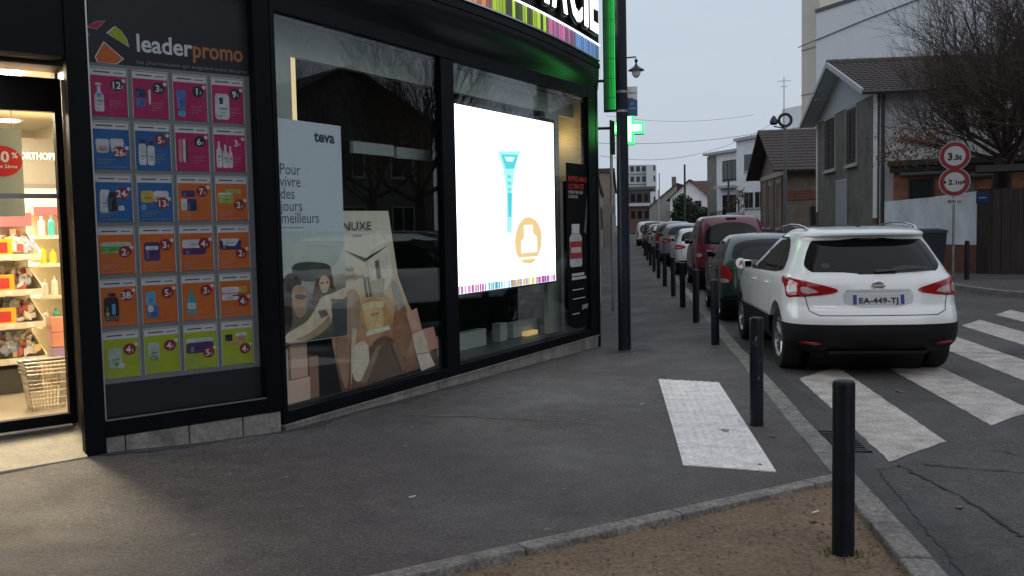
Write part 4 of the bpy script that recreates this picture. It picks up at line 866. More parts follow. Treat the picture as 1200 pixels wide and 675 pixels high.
# hanging promotion panel with red bubble
hp = thing('hanging_panel', 'hanging pale panel with a red discount bubble inside the shop entrance', 'sign', FA.pt(-1.85, -1.0, 1.75))
part('panel_sheet', MB().fbox(FA, -2.3, -1.56, -1.03, -1.01, 1.74, 2.40), mat('panel_pale', (.36, .41, .36), .5), hp)
part('red_bubble', MB().fpoly(FA, circle(-1.70, 2.155, .135, .115, n=24), -1.012, -1.004), mat('bubble_red', (.55, .02, .015), .45), hp)
ftext('lettering', '-50', M_price, FA, -1.80, -1.003, 2.15, hp, height=.085, bold=.03)
ftext('lettering', '%', M_price, FA, -1.635, -1.003, 2.18, hp, height=.045, bold=.02)
ftext('lettering', 'sur le 2ème', M_price, FA, -1.79, -1.003, 2.105, hp, width=.19, height=.025, bold=.01)
part('hanging_wire', MB().tube(FA.pt(-2.2, -1.02, 2.4), FA.pt(-2.2, -1.02, 2.9), .004).tube(FA.pt(-1.62, -1.02, 2.4), FA.pt(-1.62, -1.02, 2.9), .004), M_steel, hp)
# wire shopping basket stack
bk_t = thing('wire_basket', 'stack of chrome wire shopping baskets on the floor just inside the door', 'basket', FA.pt(-1.42, -1.3, .205))
M_wire = mat('basket_wire', (.55, .52, .47), .25, metal=.95)
def ring(z, k, r=.006):
    sw_, so = .165 * k, .12 * k; c = [FA.pt(-1.42 - sw_, -1.3 - so, z), FA.pt(-1.42 + sw_, -1.3 - so, z), FA.pt(-1.42 + sw_, -1.3 + so, z), FA.pt(-1.42 - sw_, -1.3 + so, z)]
    return MB().path(c + c[:1], r)
for q, z in enumerate((.50, .53, .56, .59)): part('basket_rim', ring(z, 1.0), M_wire, bk_t)
for q, z in enumerate((.24, .30, .36, .42)): part('hoop_wire', ring(z, .74 + q * .055, .0035), M_wire, bk_t)
uw = MB()
for e in range(4):
    for t in np.linspace(0, 1, 11):
        def cp(z, k):
            sw_, so = .165 * k, .12 * k; c = [(-1.42 - sw_, -1.3 - so), (-1.42 + sw_, -1.3 - so), (-1.42 + sw_, -1.3 + so), (-1.42 - sw_, -1.3 + so)]
            a, b_ = c[e], c[(e + 1) % 4]; return FA.pt(a[0] + (b_[0] - a[0]) * t, a[1] + (b_[1] - a[1]) * t, z)
        uw.tube(cp(.215, .72), cp(.59, 1.), .0028, n=4)
part('upright_wire', uw, M_wire, bk_t)
part('basket_base', MB().fbox(FA, -1.54, -1.30, -1.39, -1.21, .206, .214), M_wire, bk_t)
part('handle', MB().path([FA.pt(-1.585, -1.3, .59), FA.pt(-1.56, -1.24, .60), FA.pt(-1.28, -1.24, .60), FA.pt(-1.255, -1.3, .59)], .008), M_black, bk_t)
# ================================================================== street furniture
M_pole = mat('pole_paint', (.005, .008, .016), .45, spec=.25, var=.25, vscale=4, bump=.08, bscale=25)
lp = thing('street_pole', 'tall thick dark blue steel pole on the pavement by the shop corner', 'pole', (-.058, 12.48, zg(-.058, 12.48)))
part('shaft', MB().lathe([(.085, -.1), (.082, .8), (.076, 3.0), (.066, 6.0), (.055, 9.0)], (-.058, 12.48, zg(-.05, 12.48)), n=28), M_pole, lp, smooth=True)
part('base_collar', MB().lathe([(.088, -.1), (.088, .02), (.086, .03)], (-.058, 12.48, zg(-.05, 12.48)), n=28), M_pole, lp, smooth=True)
part('access_door', MB().box(-.078, -.038, 12.390, 12.40, .45, .75), M_pole, lp, bevel=.003)
part('lamp_arm', MB().tube((-.058, 12.48, 8.9), (1.2, 12.6, 9.4), .04, .03), M_pole, lp)
part('lamp_head', MB().box(1.1, 1.8, 12.48, 12.72, 9.34, 9.46), M_pole, lp, bevel=.03)
# plaque on the pole
pq = thing('pole_plaque', 'small white and blue street plaque fixed to the dark pole above the green cross', 'sign', (.065, 12.5, 3.0))
part('plate', MB().box(.012, .146, 12.495, 12.505, 3.0, 3.385), mat('plaque_white', (.55, .57, .58), .5), pq, bevel=.003)
part('blue_field', MB().add([(.012, 12.4935, 3.0), (.146, 12.4935, 3.0), (.146, 12.4935, 3.20), (.08, 12.4935, 3.235), (.012, 12.4935, 3.24)], [(0, 1, 2, 3, 4)]), mat('plaque_blue', (.02, .09, .19), .5), pq)
FP = Frame((.012, 12.492), (1, 0))
ftext('lettering', 'Pharmacie', mat('plaque_ink', (.10, .12, .14), .5), FP, .012, .001, 3.29, pq, width=.11, height=.03)
ftext('lettering', 'La', M_pw, FP, .05, .002, 3.15, pq, width=.03, height=.03); ftext('lettering', 'Courneuve', M_pw, FP, .014, .002, 3.09, pq, width=.10, height=.028)
part('clamp', MB().lathe([(.078, 0), (.079, .03)], (-.058, 12.48, 3.3), n=20), M_steel, pq); part('clamp', MB().lathe([(.078, 0), (.079, .03)], (-.058, 12.48, 3.05), n=20), M_steel, pq)
# green pharmacy cross
gc = thing('pharmacy_cross', 'glowing green pharmacy cross sign hanging off the shop corner behind the pole', 'sign', (.03, 13.62, 2.7))
M_green = mat('neon_green', (.02, .4, .1), .4, emit=(.02, 1.0, .08), estr=5)
M_green_w = mat('neon_core', (.5, 1, .6), .4, emit=(.17, 1.0, .24), estr=6)
cx, cz, cy = .02, 2.955, 13.58
def cross(a, b_): return [(-b_, -a), (b_, -a), (b_, -b_), (a, -b_), (a, b_), (b_, b_), (b_, a), (-b_, a), (-b_, b_), (-a, b_), (-a, -b_), (-b_, -b_)]
FC = Frame((cx, cy), (1, 0))
part('cross_body', MB().fpoly(FC, [(x, z + cz) for x, z in cross(.235, .088)], -.14, .0), M_black, gc)
for o0, o1 in ((.0, .010), (-.150, -.14)):
    part('green_panel', MB().fpoly(FC, [(x, z + cz) for x, z in cross(.230, .083)], o0, o1), M_green, gc)
    part('green_core', MB().fpoly(FC, [(x, z + cz) for x, z in cross(.195, .048)], min(o0, o1) - (.002 if o0 < 0 else -.010), max(o0, o1) + (.002 if o0 >= 0 else -.010)), M_green_w, gc)
part('bracket', MB().tube((-.45, cy - .06, cz), (cx - .2, cy - .06, cz), .02), M_black, gc)
part('driver_box', MB().box(-.235, -.165, cy - .12, cy + .0, 2.58, 3.05), mat('box_green_black', (.010, .03, .018), .35), gc, bevel=.006)
# vertical green blade sign
gb = thing('blade_sign', 'tall vertical green lit blade sign at the shop corner above the cross', 'sign', (-.22, 13.4, 3.17))
part('casing', MB().box(-.315, -.125, 13.30, 13.42, 3.165, 5.6), mat('blade_black', (.006, .012, .01), .35), gb, bevel=.008)
for xa, xb, c, e in ((-.300, -.262, (.0, .03, .004), .4), (-.260, -.236, (.0, .09, .01), .5), (-.234, -.196, (.0, .30, .03), .5), (-.194, -.168, (.0, .46, .05), .6), (-.160, -.150, (.06, .80, .16), .9)):
    part('lit_panel', MB().box(xa, xb, 13.290, 13.299, 3.19, 5.55), mat('blade_%d' % int(-xa * 1000), (.01, .12, .03), .4, emit=c, estr=e, var=.3, vscale=6), gb)
for k in range(9): part('panel_joint', MB().box(-.302, -.130, 13.287, 13.2895, 3.35 + k * .27, 3.356 + k * .27), M_black, gb)
part('bracket', MB().tube((-.5, 13.36, 3.6), (-.3, 13.36, 3.6), .02).tube((-.5, 13.36, 4.8), (-.3, 13.36, 4.8), .02), M_black, gb)
# no-parking sign seen from behind, far lantern
ns = thing('back_of_sign', 'round road sign seen from behind on a thin grey post against the side wall', 'sign', (-.30, 18.4, -.12))
part('post', MB().tube((-.30, 18.4, -.2), (-.30, 18.4, 3.6), .03, n=12), M_steel, ns, smooth=True)
part('disc', MB().lathe([(.105, 0), (.105, .02)], (-.345, 18.36, 1.86), 'Y', 28), mat('sign_back', (.20, .20, .20), .5), ns)
part('clamp', MB().box(-.35, -.25, 18.38, 18.44, 1.84, 1.88), M_steel, ns)
sp2 = thing('signal_post', 'thin pale post on the pavement far behind the tall pole', 'post', (-.25, 30, -.1))
part('shaft', MB().tube((-.25, 30, -.2), (-.25, 30, 4.2), .045, .04, 10), M_steel, sp2); part('box', MB().box(-.33, -.17, 29.9, 30.05, 2.2, 2.9), mat('pale_box', (.45, .43, .36), .6), sp2, bevel=.01)
ln_ = thing('street_lantern', 'dark traditional lantern lamp seen just right of the tall pole top', 'street lamp', (.0, 25, -.06))
part('post', MB().tube((-.02, 25.2, -.2), (-.02, 25.2, 6.1), .07, .05, 12), M_black, ln_)
part('arm', MB().tube((-.02, 25.2, 5.95), (.27, 25.1, 5.95), .02), M_black, ln_)
part('hood', MB().lathe([(.02, .24), (.04, .18), (.11, .12), (.21, .06), (.21, .04)], (.27, 25.1, 5.55), n=20), M_black, ln_, smooth=True)
part('globe', MB().lathe([(.12, .04), (.11, -.05), (.07, -.12), (.01, -.15)], (.27, 25.1, 5.55), n=18), mat('lamp_globe', (.62, .64, .66), .2), ln_, smooth=True)
part('finial', MB().lathe([(.02, .24), (.05, .30), (.015, .36)], (.27, 25.1, 5.55), n=12), M_black, ln_)
# weight / width restriction signs
rsn = thing('restriction_sign', 'post with two round red bordered weight and width limit signs above a small plate', 'sign', (8.24, 25, .05))
part('post', MB().tube((8.24, 25.04, -.05), (8.24, 25.04, 3.5), .03, n=12), M_steel, rsn, smooth=True)
FR = Frame((8.24, 25), (.955, -.295)); FR.n = Vector((-.295, -.955))
for z, tx in ((3.13, '3.5t'), (2.47, '2.1m')):
    part('sign_rim', MB().fpoly(FR, circle(0, z, .365, n=36), -.012, .0), mat('sign_rim', (.36, .36, .36), .5), rsn)
    d = part('red_disc', MB().fpoly(FR, circle(0, z, .345, n=36), .001, .003), mat('sign_red', (.20, .010, .016), .5), rsn)
    part('white_disc', MB().fpoly(FR, circle(0, z, .245, n=32), .004, .006), mat('sign_white', (.42, .42, .42), .5), rsn)
    ftext('lettering', '3' if tx[0] == '3' else '2', mat('sign_black', (.015, .015, .015), .5), FR, -.17 if tx[0] == '3' else -.14, .008, z - (.10 if tx[0] == '3' else .06), rsn, height=.20 if tx[0] == '3' else .14, bold=.05)
    ftext('lettering', tx[1:], mat('sign_black', (.015, .015, .015), .5), FR, -.03, .008, z - (.10 if tx[0] == '3' else .06), rsn, height=.14 if tx[0] == '3' else .12, bold=.05)
    if tx[0] == '2':
        for sg in (-1, 1): part('arrow_mark', MB().fpoly(FR, [(sg * .24, z - .06), (sg * .17, z), (sg * .24, z + .06)][::sg], .007, .009), mat('sign_black', (.015, .015, .015), .5), rsn)
part('small_plate', MB().fbox(FR, -.24, .24, -.012, .0, 1.90, 2.07), mat('sign_white', (.42, .42, .42), .5), rsn, bevel=.004)
ftext('lettering', '400 m', mat('sign_black', (.015, .015, .015), .5), FR, -.16, .002, 1.94, rsn, width=.32, height=.09, bold=.02)
# wheelie bin
wb = thing('wheelie_bin', 'dark blue wheelie bin standing against the white wall', 'bin', (8.02, 26.1, .05))
M_bin = mat('bin_plastic', (.012, .016, .030), .5, var=.1)
part('body', MB().hexa([(7.74, 25.85, .12), (8.28, 25.85, .12), (8.28, 26.35, .12), (7.74, 26.35, .12), (7.68, 25.78, 1.18), (8.34, 25.78, 1.18), (8.34, 26.45, 1.18), (7.68, 26.45, 1.18)]), M_bin, wb, bevel=.03)
part('lid', MB().hexa([(7.65, 25.74, 1.18), (8.37, 25.74, 1.18), (8.37, 26.5, 1.18), (7.65, 26.5, 1.18), (7.68, 25.80, 1.25), (8.34, 25.80, 1.25), (8.34, 26.5, 1.29), (7.68, 26.5, 1.29)]), M_bin, wb, bevel=.015)
for x in (7.72, 8.30): part('wheel', MB().lathe([(.1, -.025), (.1, .025)], (x, 26.38, .15), 'X', 16), M_black, wb)
part('handle', MB().tube((7.75, 26.52, 1.14), (8.27, 26.52, 1.14), .018), M_bin, wb)
# tall lamp post on the right with ring head
rl = thing('ring_lamp', 'grey lamp post with a dark ring shaped head before the brick house', 'street lamp', (7.15, 44, 0))
part('shaft', MB().tube((7.15, 44, -.1), (7.15, 44, 5.85), .085, .06, 14), mat('lamp_grey', (.13, .14, .15), .5), rl, smooth=True)
rg = []
for i in range(24):
    a = 2 * math.pi * i / 24
    rg.append([(7.15 + (.27 + .07 * math.cos(b_)) * math.cos(a), 44 + .07 * math.sin(b_), 6.12 + (.27 + .07 * math.cos(b_)) * math.sin(a)) for b_ in np.arange(9) * math.pi / 4])
rg.append(rg[0]); part('ring_head', MB().grid(rg), M_black, rl, smooth=True)
part('side_lamp', MB().lathe([(.02, .34), (.10, .25), (.17, .12), (.19, 0), (.12, -.08)], (6.65, 44, 6.0), n=14), M_black, rl, smooth=True); part('arm', MB().tube((6.65, 44, 5.85), (7.15, 44, 5.75), .03), M_black, rl)
for (x, y, h, lab) in ((4.8, 80, 6.4, 'thin dark telegraph pole before the white houses'), (3.25, 100, 5, 'slim pale mast at the far end of the street'), (8.6, 82, 5.2, 'thin dark post by the white block railings')):
    solo('utility_post', MB().tube((x, y, -.1), (x, y, h), .10, .08, 8), mat('post_dark', (.05, .05, .05), .7) if 'pale' not in lab else mat('post_pale', (.4, .4, .4), .6), lab, 'post', 'posts far down the street')
# overhead wires
def cable(a, b_, sag, lab):
    pts = []
    for i in range(25):
        t = i / 24; pts.append((a[0] + (b_[0] - a[0]) * t, a[1] + (b_[1] - a[1]) * t, a[2] + (b_[2] - a[2]) * t - sag * 4 * t * (1 - t)))
    solo('overhead_cable', MB().path(pts, .012, 4), mat('cable', (.12, .12, .13), .6), lab, 'cable', 'cables over the street')
cable((-1.2, 40, 5.0), (7.15, 44, 5.75), .25, 'upper cable sagging across the street to the ring lamp')
cable((-1.3, 46, 4.9), (8.0, 52, 6.9), .9, 'lower cable sagging across the street to the brick house gable')
cable((-1.3, 60, 8.4), (8.4, 64, 8.6), .4, 'faint distant cable high over the street')
# ================================================================== cars
def pchip(xs, ys):
    xs = np.array(xs, float); ys = np.array(ys, float); h = np.diff(xs); d = np.diff(ys) / h
    m = np.zeros(len(xs)); m[0], m[-1] = d[0], d[-1]
    for i in range(1, len(xs) - 1):
        if d[i - 1] * d[i] > 0:
            w1 = 2 * h[i] + h[i - 1]; w2 = h[i] + 2 * h[i - 1]; m[i] = (w1 + w2) / (w1 / d[i - 1] + w2 / d[i])
    def f(x):
        x = min(max(x, xs[0]), xs[-1]); i = min(len(xs) - 2, max(0, int(np.searchsorted(xs, x) - 1))); t = (x - xs[i]) / h[i]
        return float((2 * t ** 3 - 3 * t ** 2 + 1) * ys[i] + (t ** 3 - 2 * t ** 2 + t) * h[i] * m[i] + (-2 * t ** 3 + 3 * t ** 2) * ys[i + 1] + (t ** 3 - t ** 2) * h[i] * m[i + 1])
    return f

class Shell:
    """car body as a stack of plan outlines; rear at y=0, nose at +y"""
    def __init__(s, tab, Lr=.75, nr=3.6, Lf=1.1, nf=2.8):
        z = [t[0] for t in tab]; s.z0, s.z1 = z[0], z[-1]
        s.yr, s.yf, s.w = (pchip(z, [t[i] for t in tab]) for i in (1, 2, 3)); s.Lr, s.nr, s.Lf, s.nf = Lr, nr, Lf, nf; s.cache = {}
    def dense(s, z):
        k = round(z, 4)
        if k in s.cache: return s.cache[k]
        yr, yf, w = s.yr(z), s.yf(z), max(.01, s.w(z)); Lr, Lf = s.Lr, s.Lf
        tot = yf - yr
        if Lr + Lf > tot * .95: q = tot * .95 / (Lr + Lf); Lr *= q; Lf *= q
        th = np.linspace(0, math.pi / 2, 90)
        xr = w * np.sin(th) ** (2 / s.nr); yy = yr + Lr * (1 - np.cos(th) ** (2 / s.nr))
        ys = np.linspace(yr + Lr, yf - Lf, 30)[1:-1]; xs = w * (1 - .012 * ((ys - (yr + yf) / 2) / tot * 2) ** 2 + .0); xs = np.full_like(ys, w)
        xf = w * np.cos(th) ** (2 / s.nf); yF = yf - Lf * (1 - np.sin(th) ** (2 / s.nf))
        x = np.concatenate([xr, xs, xf]); y = np.concatenate([yy, ys, yF])
        u = np.concatenate([[0], np.cumsum(np.hypot(np.diff(x), np.diff(y)))])
        s.cache[k] = (x, y, u); return s.cache[k]
    def rear(s, u, z):      # u metres round from the rear centre line, + = right side
        x, y, U = s.dense(z); a = abs(u); return Vector((math.copysign(np.interp(a, U, x), u), np.interp(a, U, y), z))
    def side(s, y_, z, sg):
        x, y, U = s.dense(z); return Vector((sg * np.interp(y_, y, x), min(max(y_, y[0]), y[-1]), z))
    def loft(s, za, zb, nz, grow=0., nr=20, ns=16, nf=16):
        mb = MB(); rings = []
        for z in np.linspace(za, zb, nz):
            x, y, U = s.dense(z); n = len(x)
            i1 = 89; i2 = n - 90
            us = np.concatenate([np.linspace(0, U[i1], nr), np.linspace(U[i1], U[i2], ns)[1:], np.linspace(U[i2], U[-1], nf)[1:]])
            X = np.interp(us, U, x); Y = np.interp(us, U, y)
            cy = (Y[0] + Y[-1]) / 2; g = grow
            half = [(a + g * (1 if a > .05 else 0), b_ + (g if b_ > cy + .8 else -g if b_ < cy - .8 else 0)) for a, b_ in zip(X, Y)]
            ring = [(a, b_, z) for a, b_ in half] + [(-a, b_, z) for a, b_ in half[-2:0:-1]]
            rings.append(ring)
        n = len(rings[0]); vs = [p for r in rings for p in r]
        fs = [(i * n + j, i * n + (j + 1) % n, (i + 1) * n + (j + 1) % n, (i + 1) * n + j) for i in range(len(rings) - 1) for j in range(n)]
        fs += [tuple(range(n - 1, -1, -1)), tuple((len(rings) - 1) * n + j for j in range(n))]
        return mb.add(vs, fs)

def chaikin(pts, it=2, keep=.25):
    for _ in range(it):
        q = []
        for a, b_ in zip(pts, pts[1:] + pts[:1]):
            q.append((a[0] + (b_[0] - a[0]) * keep, a[1] + (b_[1] - a[1]) * keep)); q.append((a[0] + (b_[0] - a[0]) * (1 - keep), a[1] + (b_[1] - a[1]) * (1 - keep)))
        pts = q
    return pts
def patch(poly, fn, off=.004, rows=14, cols=14, thick=.012, mid=(0, 2.0, .8)):
    """poly (a,z) filled with a grid that hugs the body surface fn(a,z)"""
    zs = [p[1] for p in poly]; za, zb = min(zs), max(zs); e = (zb - za) * 1e-3
    G, GB = [], []; C = Vector(mid)
    for z in np.linspace(za + e, zb - e, rows):
        xs = []
        for a, b_ in zip(poly, poly[1:] + poly[:1]):
            if (a[1] - z) * (b_[1] - z) < 0: xs.append(a[0] + (b_[0] - a[0]) * (z - a[1]) / (b_[1] - a[1]))
        if len(xs) < 2: continue
        l, r = min(xs), max(xs); row, rb = [], []
        for q in np.linspace(l, r, cols):
            p = fn(q, z); da = fn(q + .01, z) - fn(q - .01, z); dz = fn(q, z + .01) - fn(q, z - .01)
            n = da.cross(dz)
            n = n.normalized() if n.length > 1e-9 else (p - C).normalized()
            if n.dot(p - Vector((0, C.y, p.z * .5 + .3))) < 0: n = -n
            row.append(tuple(p + n * off)); rb.append(tuple(p - n * thick))
        G.append(row); GB.append(rb)
    mb = MB().grid(G); nr, nc = len(G), len(G[0]); o = len(mb.v); mb.v.extend([p for r in GB for p in r])
    rim = [j for j in range(nc)] + [i * nc + nc - 1 for i in range(1, nr)] + [(nr - 1) * nc + j for j in range(nc - 2, -1, -1)] + [i * nc for i in range(nr - 2, 0, -1)]
    mb.f.extend([(a, b_, o + b_, o + a) for a, b_ in zip(rim, rim[1:] + rim[:1])])
    bmx = mb; return bmx
def fixn(me):
    bm = bmesh.new(); bm.from_mesh(me); bmesh.ops.recalc_face_normals(bm, faces=bm.faces[:]); bm.to_mesh(me); bm.free(); return me
def cut(me, cyls):
    o = bpy.data.objects.new('tmp', me); COL.objects.link(o); tmp = []
    for c, r, w in cyls:
        m2 = fixn(MB().lathe([(r, -w), (r, w)], c, 'X', 40).mesh('tmpc')); k = bpy.data.objects.new('tmpc', m2); COL.objects.link(k); tmp.append(k)
        md = o.modifiers.new('b', 'BOOLEAN'); md.operation = 'DIFFERENCE'; md.object = k; md.solver = 'EXACT'
    bpy.context.view_layer.update()
    out = bpy.data.meshes.new_from_object(o.evaluated_get(bpy.context.evaluated_depsgraph_get()))
    for k in tmp: bpy.data.objects.remove(k)
    bpy.data.objects.remove(o)
    return out
M_tyre = mat('tyre_rubber', (.012, .012, .012), .75, bump=.1); M_rim = mat('alloy_rim', (.33, .34, .35), .3, metal=.9); M_rimdark = mat('rim_dark', (.02, .02, .022), .4, metal=.5)
M_cglass = mat('car_glass', (.003, .004, .005), .04, spec=.28); M_clad = mat('black_cladding', (.006, .006, .007), .6, spec=.25); M_lampred = mat('lamp_red', (.30, .006, .010), .12, coat=.8); M_lampwhite = mat('lamp_clear', (.40, .33, .33), .15, coat=.8)
M_seam = mat('panel_gap', (.015, .015, .015), .8); M_plate = mat('number_plate', (.52, .53, .55), .45); M_pblue = mat('plate_blue', (.012, .045, .22), .45); M_pink = mat('plate_ink', (.012, .012, .014), .5); M_chrome = mat('car_chrome', (.6, .6, .62), .12, metal=1.)
wheel_cache = {}
def wheel_meshes(r, spoke):
    k = (r, spoke)
    if k in wheel_cache: return wheel_cache[k]
    w = .105; R1 = r * .66
    ty = MB().lathe([(R1, -w * .8), (r * .8, -w), (r * .95, -w * .95), (r, -w * .7), (r, w * .7), (r * .95, w * .95), (r * .8, w), (R1, w * .8)], (0, 0, 0), 'X', 40, closed=True).mesh('wheel', M_tyre, True)
    bk_ = MB().lathe([(.03, w * .1), (R1, w * .15), (R1, w * .2), (.03, w * .2)], (0, 0, 0), 'X', 30, closed=True).mesh('brake', M_rimdark, True)
    rm = MB().lathe([(R1 * .93, w * .30), (R1 * 1.0, w * .86), (R1 * .96, w * .9), (R1 * .88, w * .45)], (0, 0, 0), 'X', 40, closed=True)
    rm.lathe([(.001, w * .62), (.06, w * .62), (.07, w * .45), (.001, w * .4)], (0, 0, 0), 'X', 16, closed=True)
    for i in range(spoke):
        a = 2 * math.pi * i / spoke
        for da in (-.16, .16):
            c0 = Vector((w * .5, .05 * math.cos(a + da), .05 * math.sin(a + da))); c1 = Vector((w * .62, R1 * .92 * math.cos(a + da * .8), R1 * .92 * math.sin(a + da * .8)))
            rm.tube(c0, c1, .017, .02, 5)
    rmm = rm.mesh('rim', M_rim, True)
    wheel_cache[k] = (ty, bk_, rmm); return wheel_cache[k]
def add_wheels(t, ax, tw, r, spoke=5):
    ty, bk_, rm = wheel_meshes(r, spoke)
    for y in ax:
        for sg in (-1, 1):
            o = obj('wheel', ty, t); o.location = (sg * (tw - .105), y, r); o.rotation_euler = (0, 0, 0 if sg > 0 else math.pi)
            obj('brake', bk_, o); obj('rim', rm, o)
def seam_line(pts, fn, wd=.004, off=.0015, m=M_seam, t=None, name='panel_gap'):
    fine = []
    for a, b_ in zip(pts, pts[1:]):
        n = max(2, int(math.dist(a, b_) / .04))
        fine += [(a[0] + (b_[0] - a[0]) * k / n, a[1] + (b_[1] - a[1]) * k / n) for k in range(n)]
    fine.append(pts[-1]); mb = MB(); rows = []
    for i, q in enumerate(fine):
        p = fn(*q); a = fine[max(0, i - 1)]; b_ = fine[min(len(fine) - 1, i + 1)]; tv_ = (fn(*b_) - fn(*a)).normalized()
        da = fn(q[0] + .01, q[1]) - fn(q[0] - .01, q[1]); dz = fn(q[0], q[1] + .01) - fn(q[0], q[1] - .01); n = da.cross(dz).normalized()
        if n.dot(p - Vector((0, 2, .6))) < 0: n = -n
        sd = n.cross(tv_).normalized() * wd; rows.append([tuple(p + n * off - sd), tuple(p + n * off + sd)])
    return part(name, mb.grid(rows), m, t)
def car(name, label, loc, rz, tab, paint, P):
    t = thing(name, label, P.get('cat', 'car'), loc, rz, P.get('group'), world=False)
    S = Shell(tab, **P.get('shell', {})); rw = P['r']; ax = P['ax']; tw = P['tw']; zc = P.get('clad')
    cyl = [((sg * tw, y, rw + .01), rw * 1.17, .30) for y in ax for sg in (-1, 1)]
    if zc:
        lo = S.loft(S.z0, zc, 10, grow=.007); part('lower_cladding', cut(fixn(lo.mesh('lower_cladding', M_clad)), cyl), None, t)
        up = S.loft(zc + .001, S.z1, P.get('nz', 44))
    else: up = S.loft(S.z0, S.z1, P.get('nz', 44))
    me = cut(fixn(up.mesh('body', paint)), cyl)
    if zc: pass
    me.polygons.foreach_set('use_smooth', [True] * len(me.polygons)); me.set_sharp_from_angle(angle=R(50))
    if not me.materials: me.materials.append(paint)
    part('body', me, None, t)
    for c in t.children:
        if c.name.startswith('lower_cladding'):
            c.data.polygons.foreach_set('use_smooth', [True] * len(c.data.polygons)); c.data.set_sharp_from_angle(angle=R(50))
    # dark liners inside the arches
    for y in ax:
        part('wheel_liner', MB().lathe([(rw * 1.14, -tw + .28), (rw * 1.14, tw - .28)], (0, y, rw + .01), 'X', 24), M_dark, t)
    add_wheels(t, ax, tw, rw, P.get('spoke', 5))
    mid = (0, (tab[0][1] + tab[0][2]) / 2, .7)
    PT = lambda nm, poly, fn, m, off=.004, par=t, rows=12, cols=12, rnd=2, thick=.012: part(nm, patch(chaikin(poly, rnd) if rnd else poly, fn, off, rows, cols, thick, mid), m, par, smooth=True)
    for sg in (-1, 1):
        f = lambda y, z, sg=sg: S.side(y, z, sg)
        for nm, poly in P.get('sidewin', []): PT(nm, poly, f, M_cglass, .003, rnd=1, rows=16, cols=18)
        for poly in P.get('pillar', []): PT('window_surround', poly, f, M_clad, .0015, rnd=1, rows=16, cols=18)
        for pts in P.get('doorline', []): seam_line(pts, f, t=t)
        for (y, z) in P.get('handle', []):
            p = f(y, z); part('door_handle', MB().box(min(p.x, p.x + sg * .03), max(p.x, p.x + sg * .03), y - .09, y + .09, z - .014, z + .016), paint, t, bevel=.012)
        if 'mirror' in P:
            y, z = P['mirror']; p = f(y, z); x0 = p.x
            xs = sorted((x0 + sg * .005, x0 + sg * .125))
            mr = part('mirror', MB().hexa([(xs[0], y - .03, z - .04), (xs[1], y - .02, z - .03), (xs[1], y + .07, z - .02), (xs[0], y + .13, z - .04), (xs[0], y - .03, z + .085), (xs[1], y - .02, z + .075), (xs[1], y + .05, z + .06), (xs[0], y + .10, z + .085)]), paint, t, bevel=.025, smooth=True)
            part('mirror_glass', MB().box(xs[0] + .015, xs[1] - .015, y - .035, y - .031, z - .02, z + .06), M_cglass, mr)
            part('mirror_foot', MB().tube((x0 - sg * .02, y + .05, z), (x0 + sg * .09, y + .05, z + .0), .022, .02), M_clad, mr)
        for lt in P.get('light', []):
            base = PT('tail_light', [(u * sg, z) for u, z in lt['poly']], S.rear, M_lampred, .008, rows=14, cols=18, rnd=lt.get('rnd', 2))
            for q, (poly, mm) in enumerate(lt.get('in', [])): PT('lamp_lens', [(u * sg, z) for u, z in poly], S.rear, mm, .0105 + .001 * q, par=base, rows=8, cols=10, rnd=1)
        for poly in P.get('reflector', []): PT('reflector', [(u * sg, z) for u, z in poly], S.rear, M_lampred, .012, rows=4, cols=6, rnd=1)
        if 'headlight' in P: PT('headlight', P['headlight'], f, M_lampwhite, .004, rows=6, cols=8)
    if 'rearwin' in P:
        PT('rear_window', P['rearwin'], S.rear, M_cglass, .004, rows=16, cols=26)
    for poly, m_, o_ in P.get('extra', []): PT('trim', poly, S.rear, m_, o_, rows=8, cols=16, rnd=1)
    for pts in P.get('gap', []): seam_line(pts, S.rear, t=t, wd=.0045)
    if 'windscreen' in P:
        pass
    return t, S, PT
def plate_on(t, S, z0, z1, tx, half=.26, off=.014):
    y = S.rear(0, (z0 + z1) / 2).y - off; sl = (S.yr(z1) - S.yr(z0)) / (z1 - z0)
    pl = part('number_plate', MB().hexa([(-half, y, z0), (half, y, z0), (half, y + .012, z0), (-half, y + .012, z0), (-half, y + .015, z1), (half, y + .015, z1), (half, y + .027, z1), (-half, y + .027, z1)]), M_plate, t, bevel=.003)
    for sg in (-1, 1):
        a, b_ = sorted((sg * half * .99, sg * half * .85)); part('plate_band', MB().hexa([(a, y - .002, z0 + .003), (b_, y - .002, z0 + .003), (b_, y + .01, z0 + .003), (a, y + .01, z0 + .003), (a, y + .013, z1 - .003), (b_, y + .013, z1 - .003), (b_, y + .02, z1 - .003), (a, y + .02, z1 - .003)]), M_pblue, pl)
    me = text_mesh(tx, M_pink, width=half * 1.52, height=(z1 - z0) * .72, bold=.035, name='plate_lettering', align='CENTER', spacing=1.08)
    xs = [v.co.x for v in me.vertices]; cx_ = (min(xs) + max(xs)) / 2
    o = obj('plate_lettering', me, pl); o.matrix_basis = Matrix.Translation((-cx_, y - .004 + .002, z0 + (z1 - z0) * .16)) @ Matrix.Rotation(math.pi / 2 - math.atan2(.015, z1 - z0), 4, 'X')
    return pl

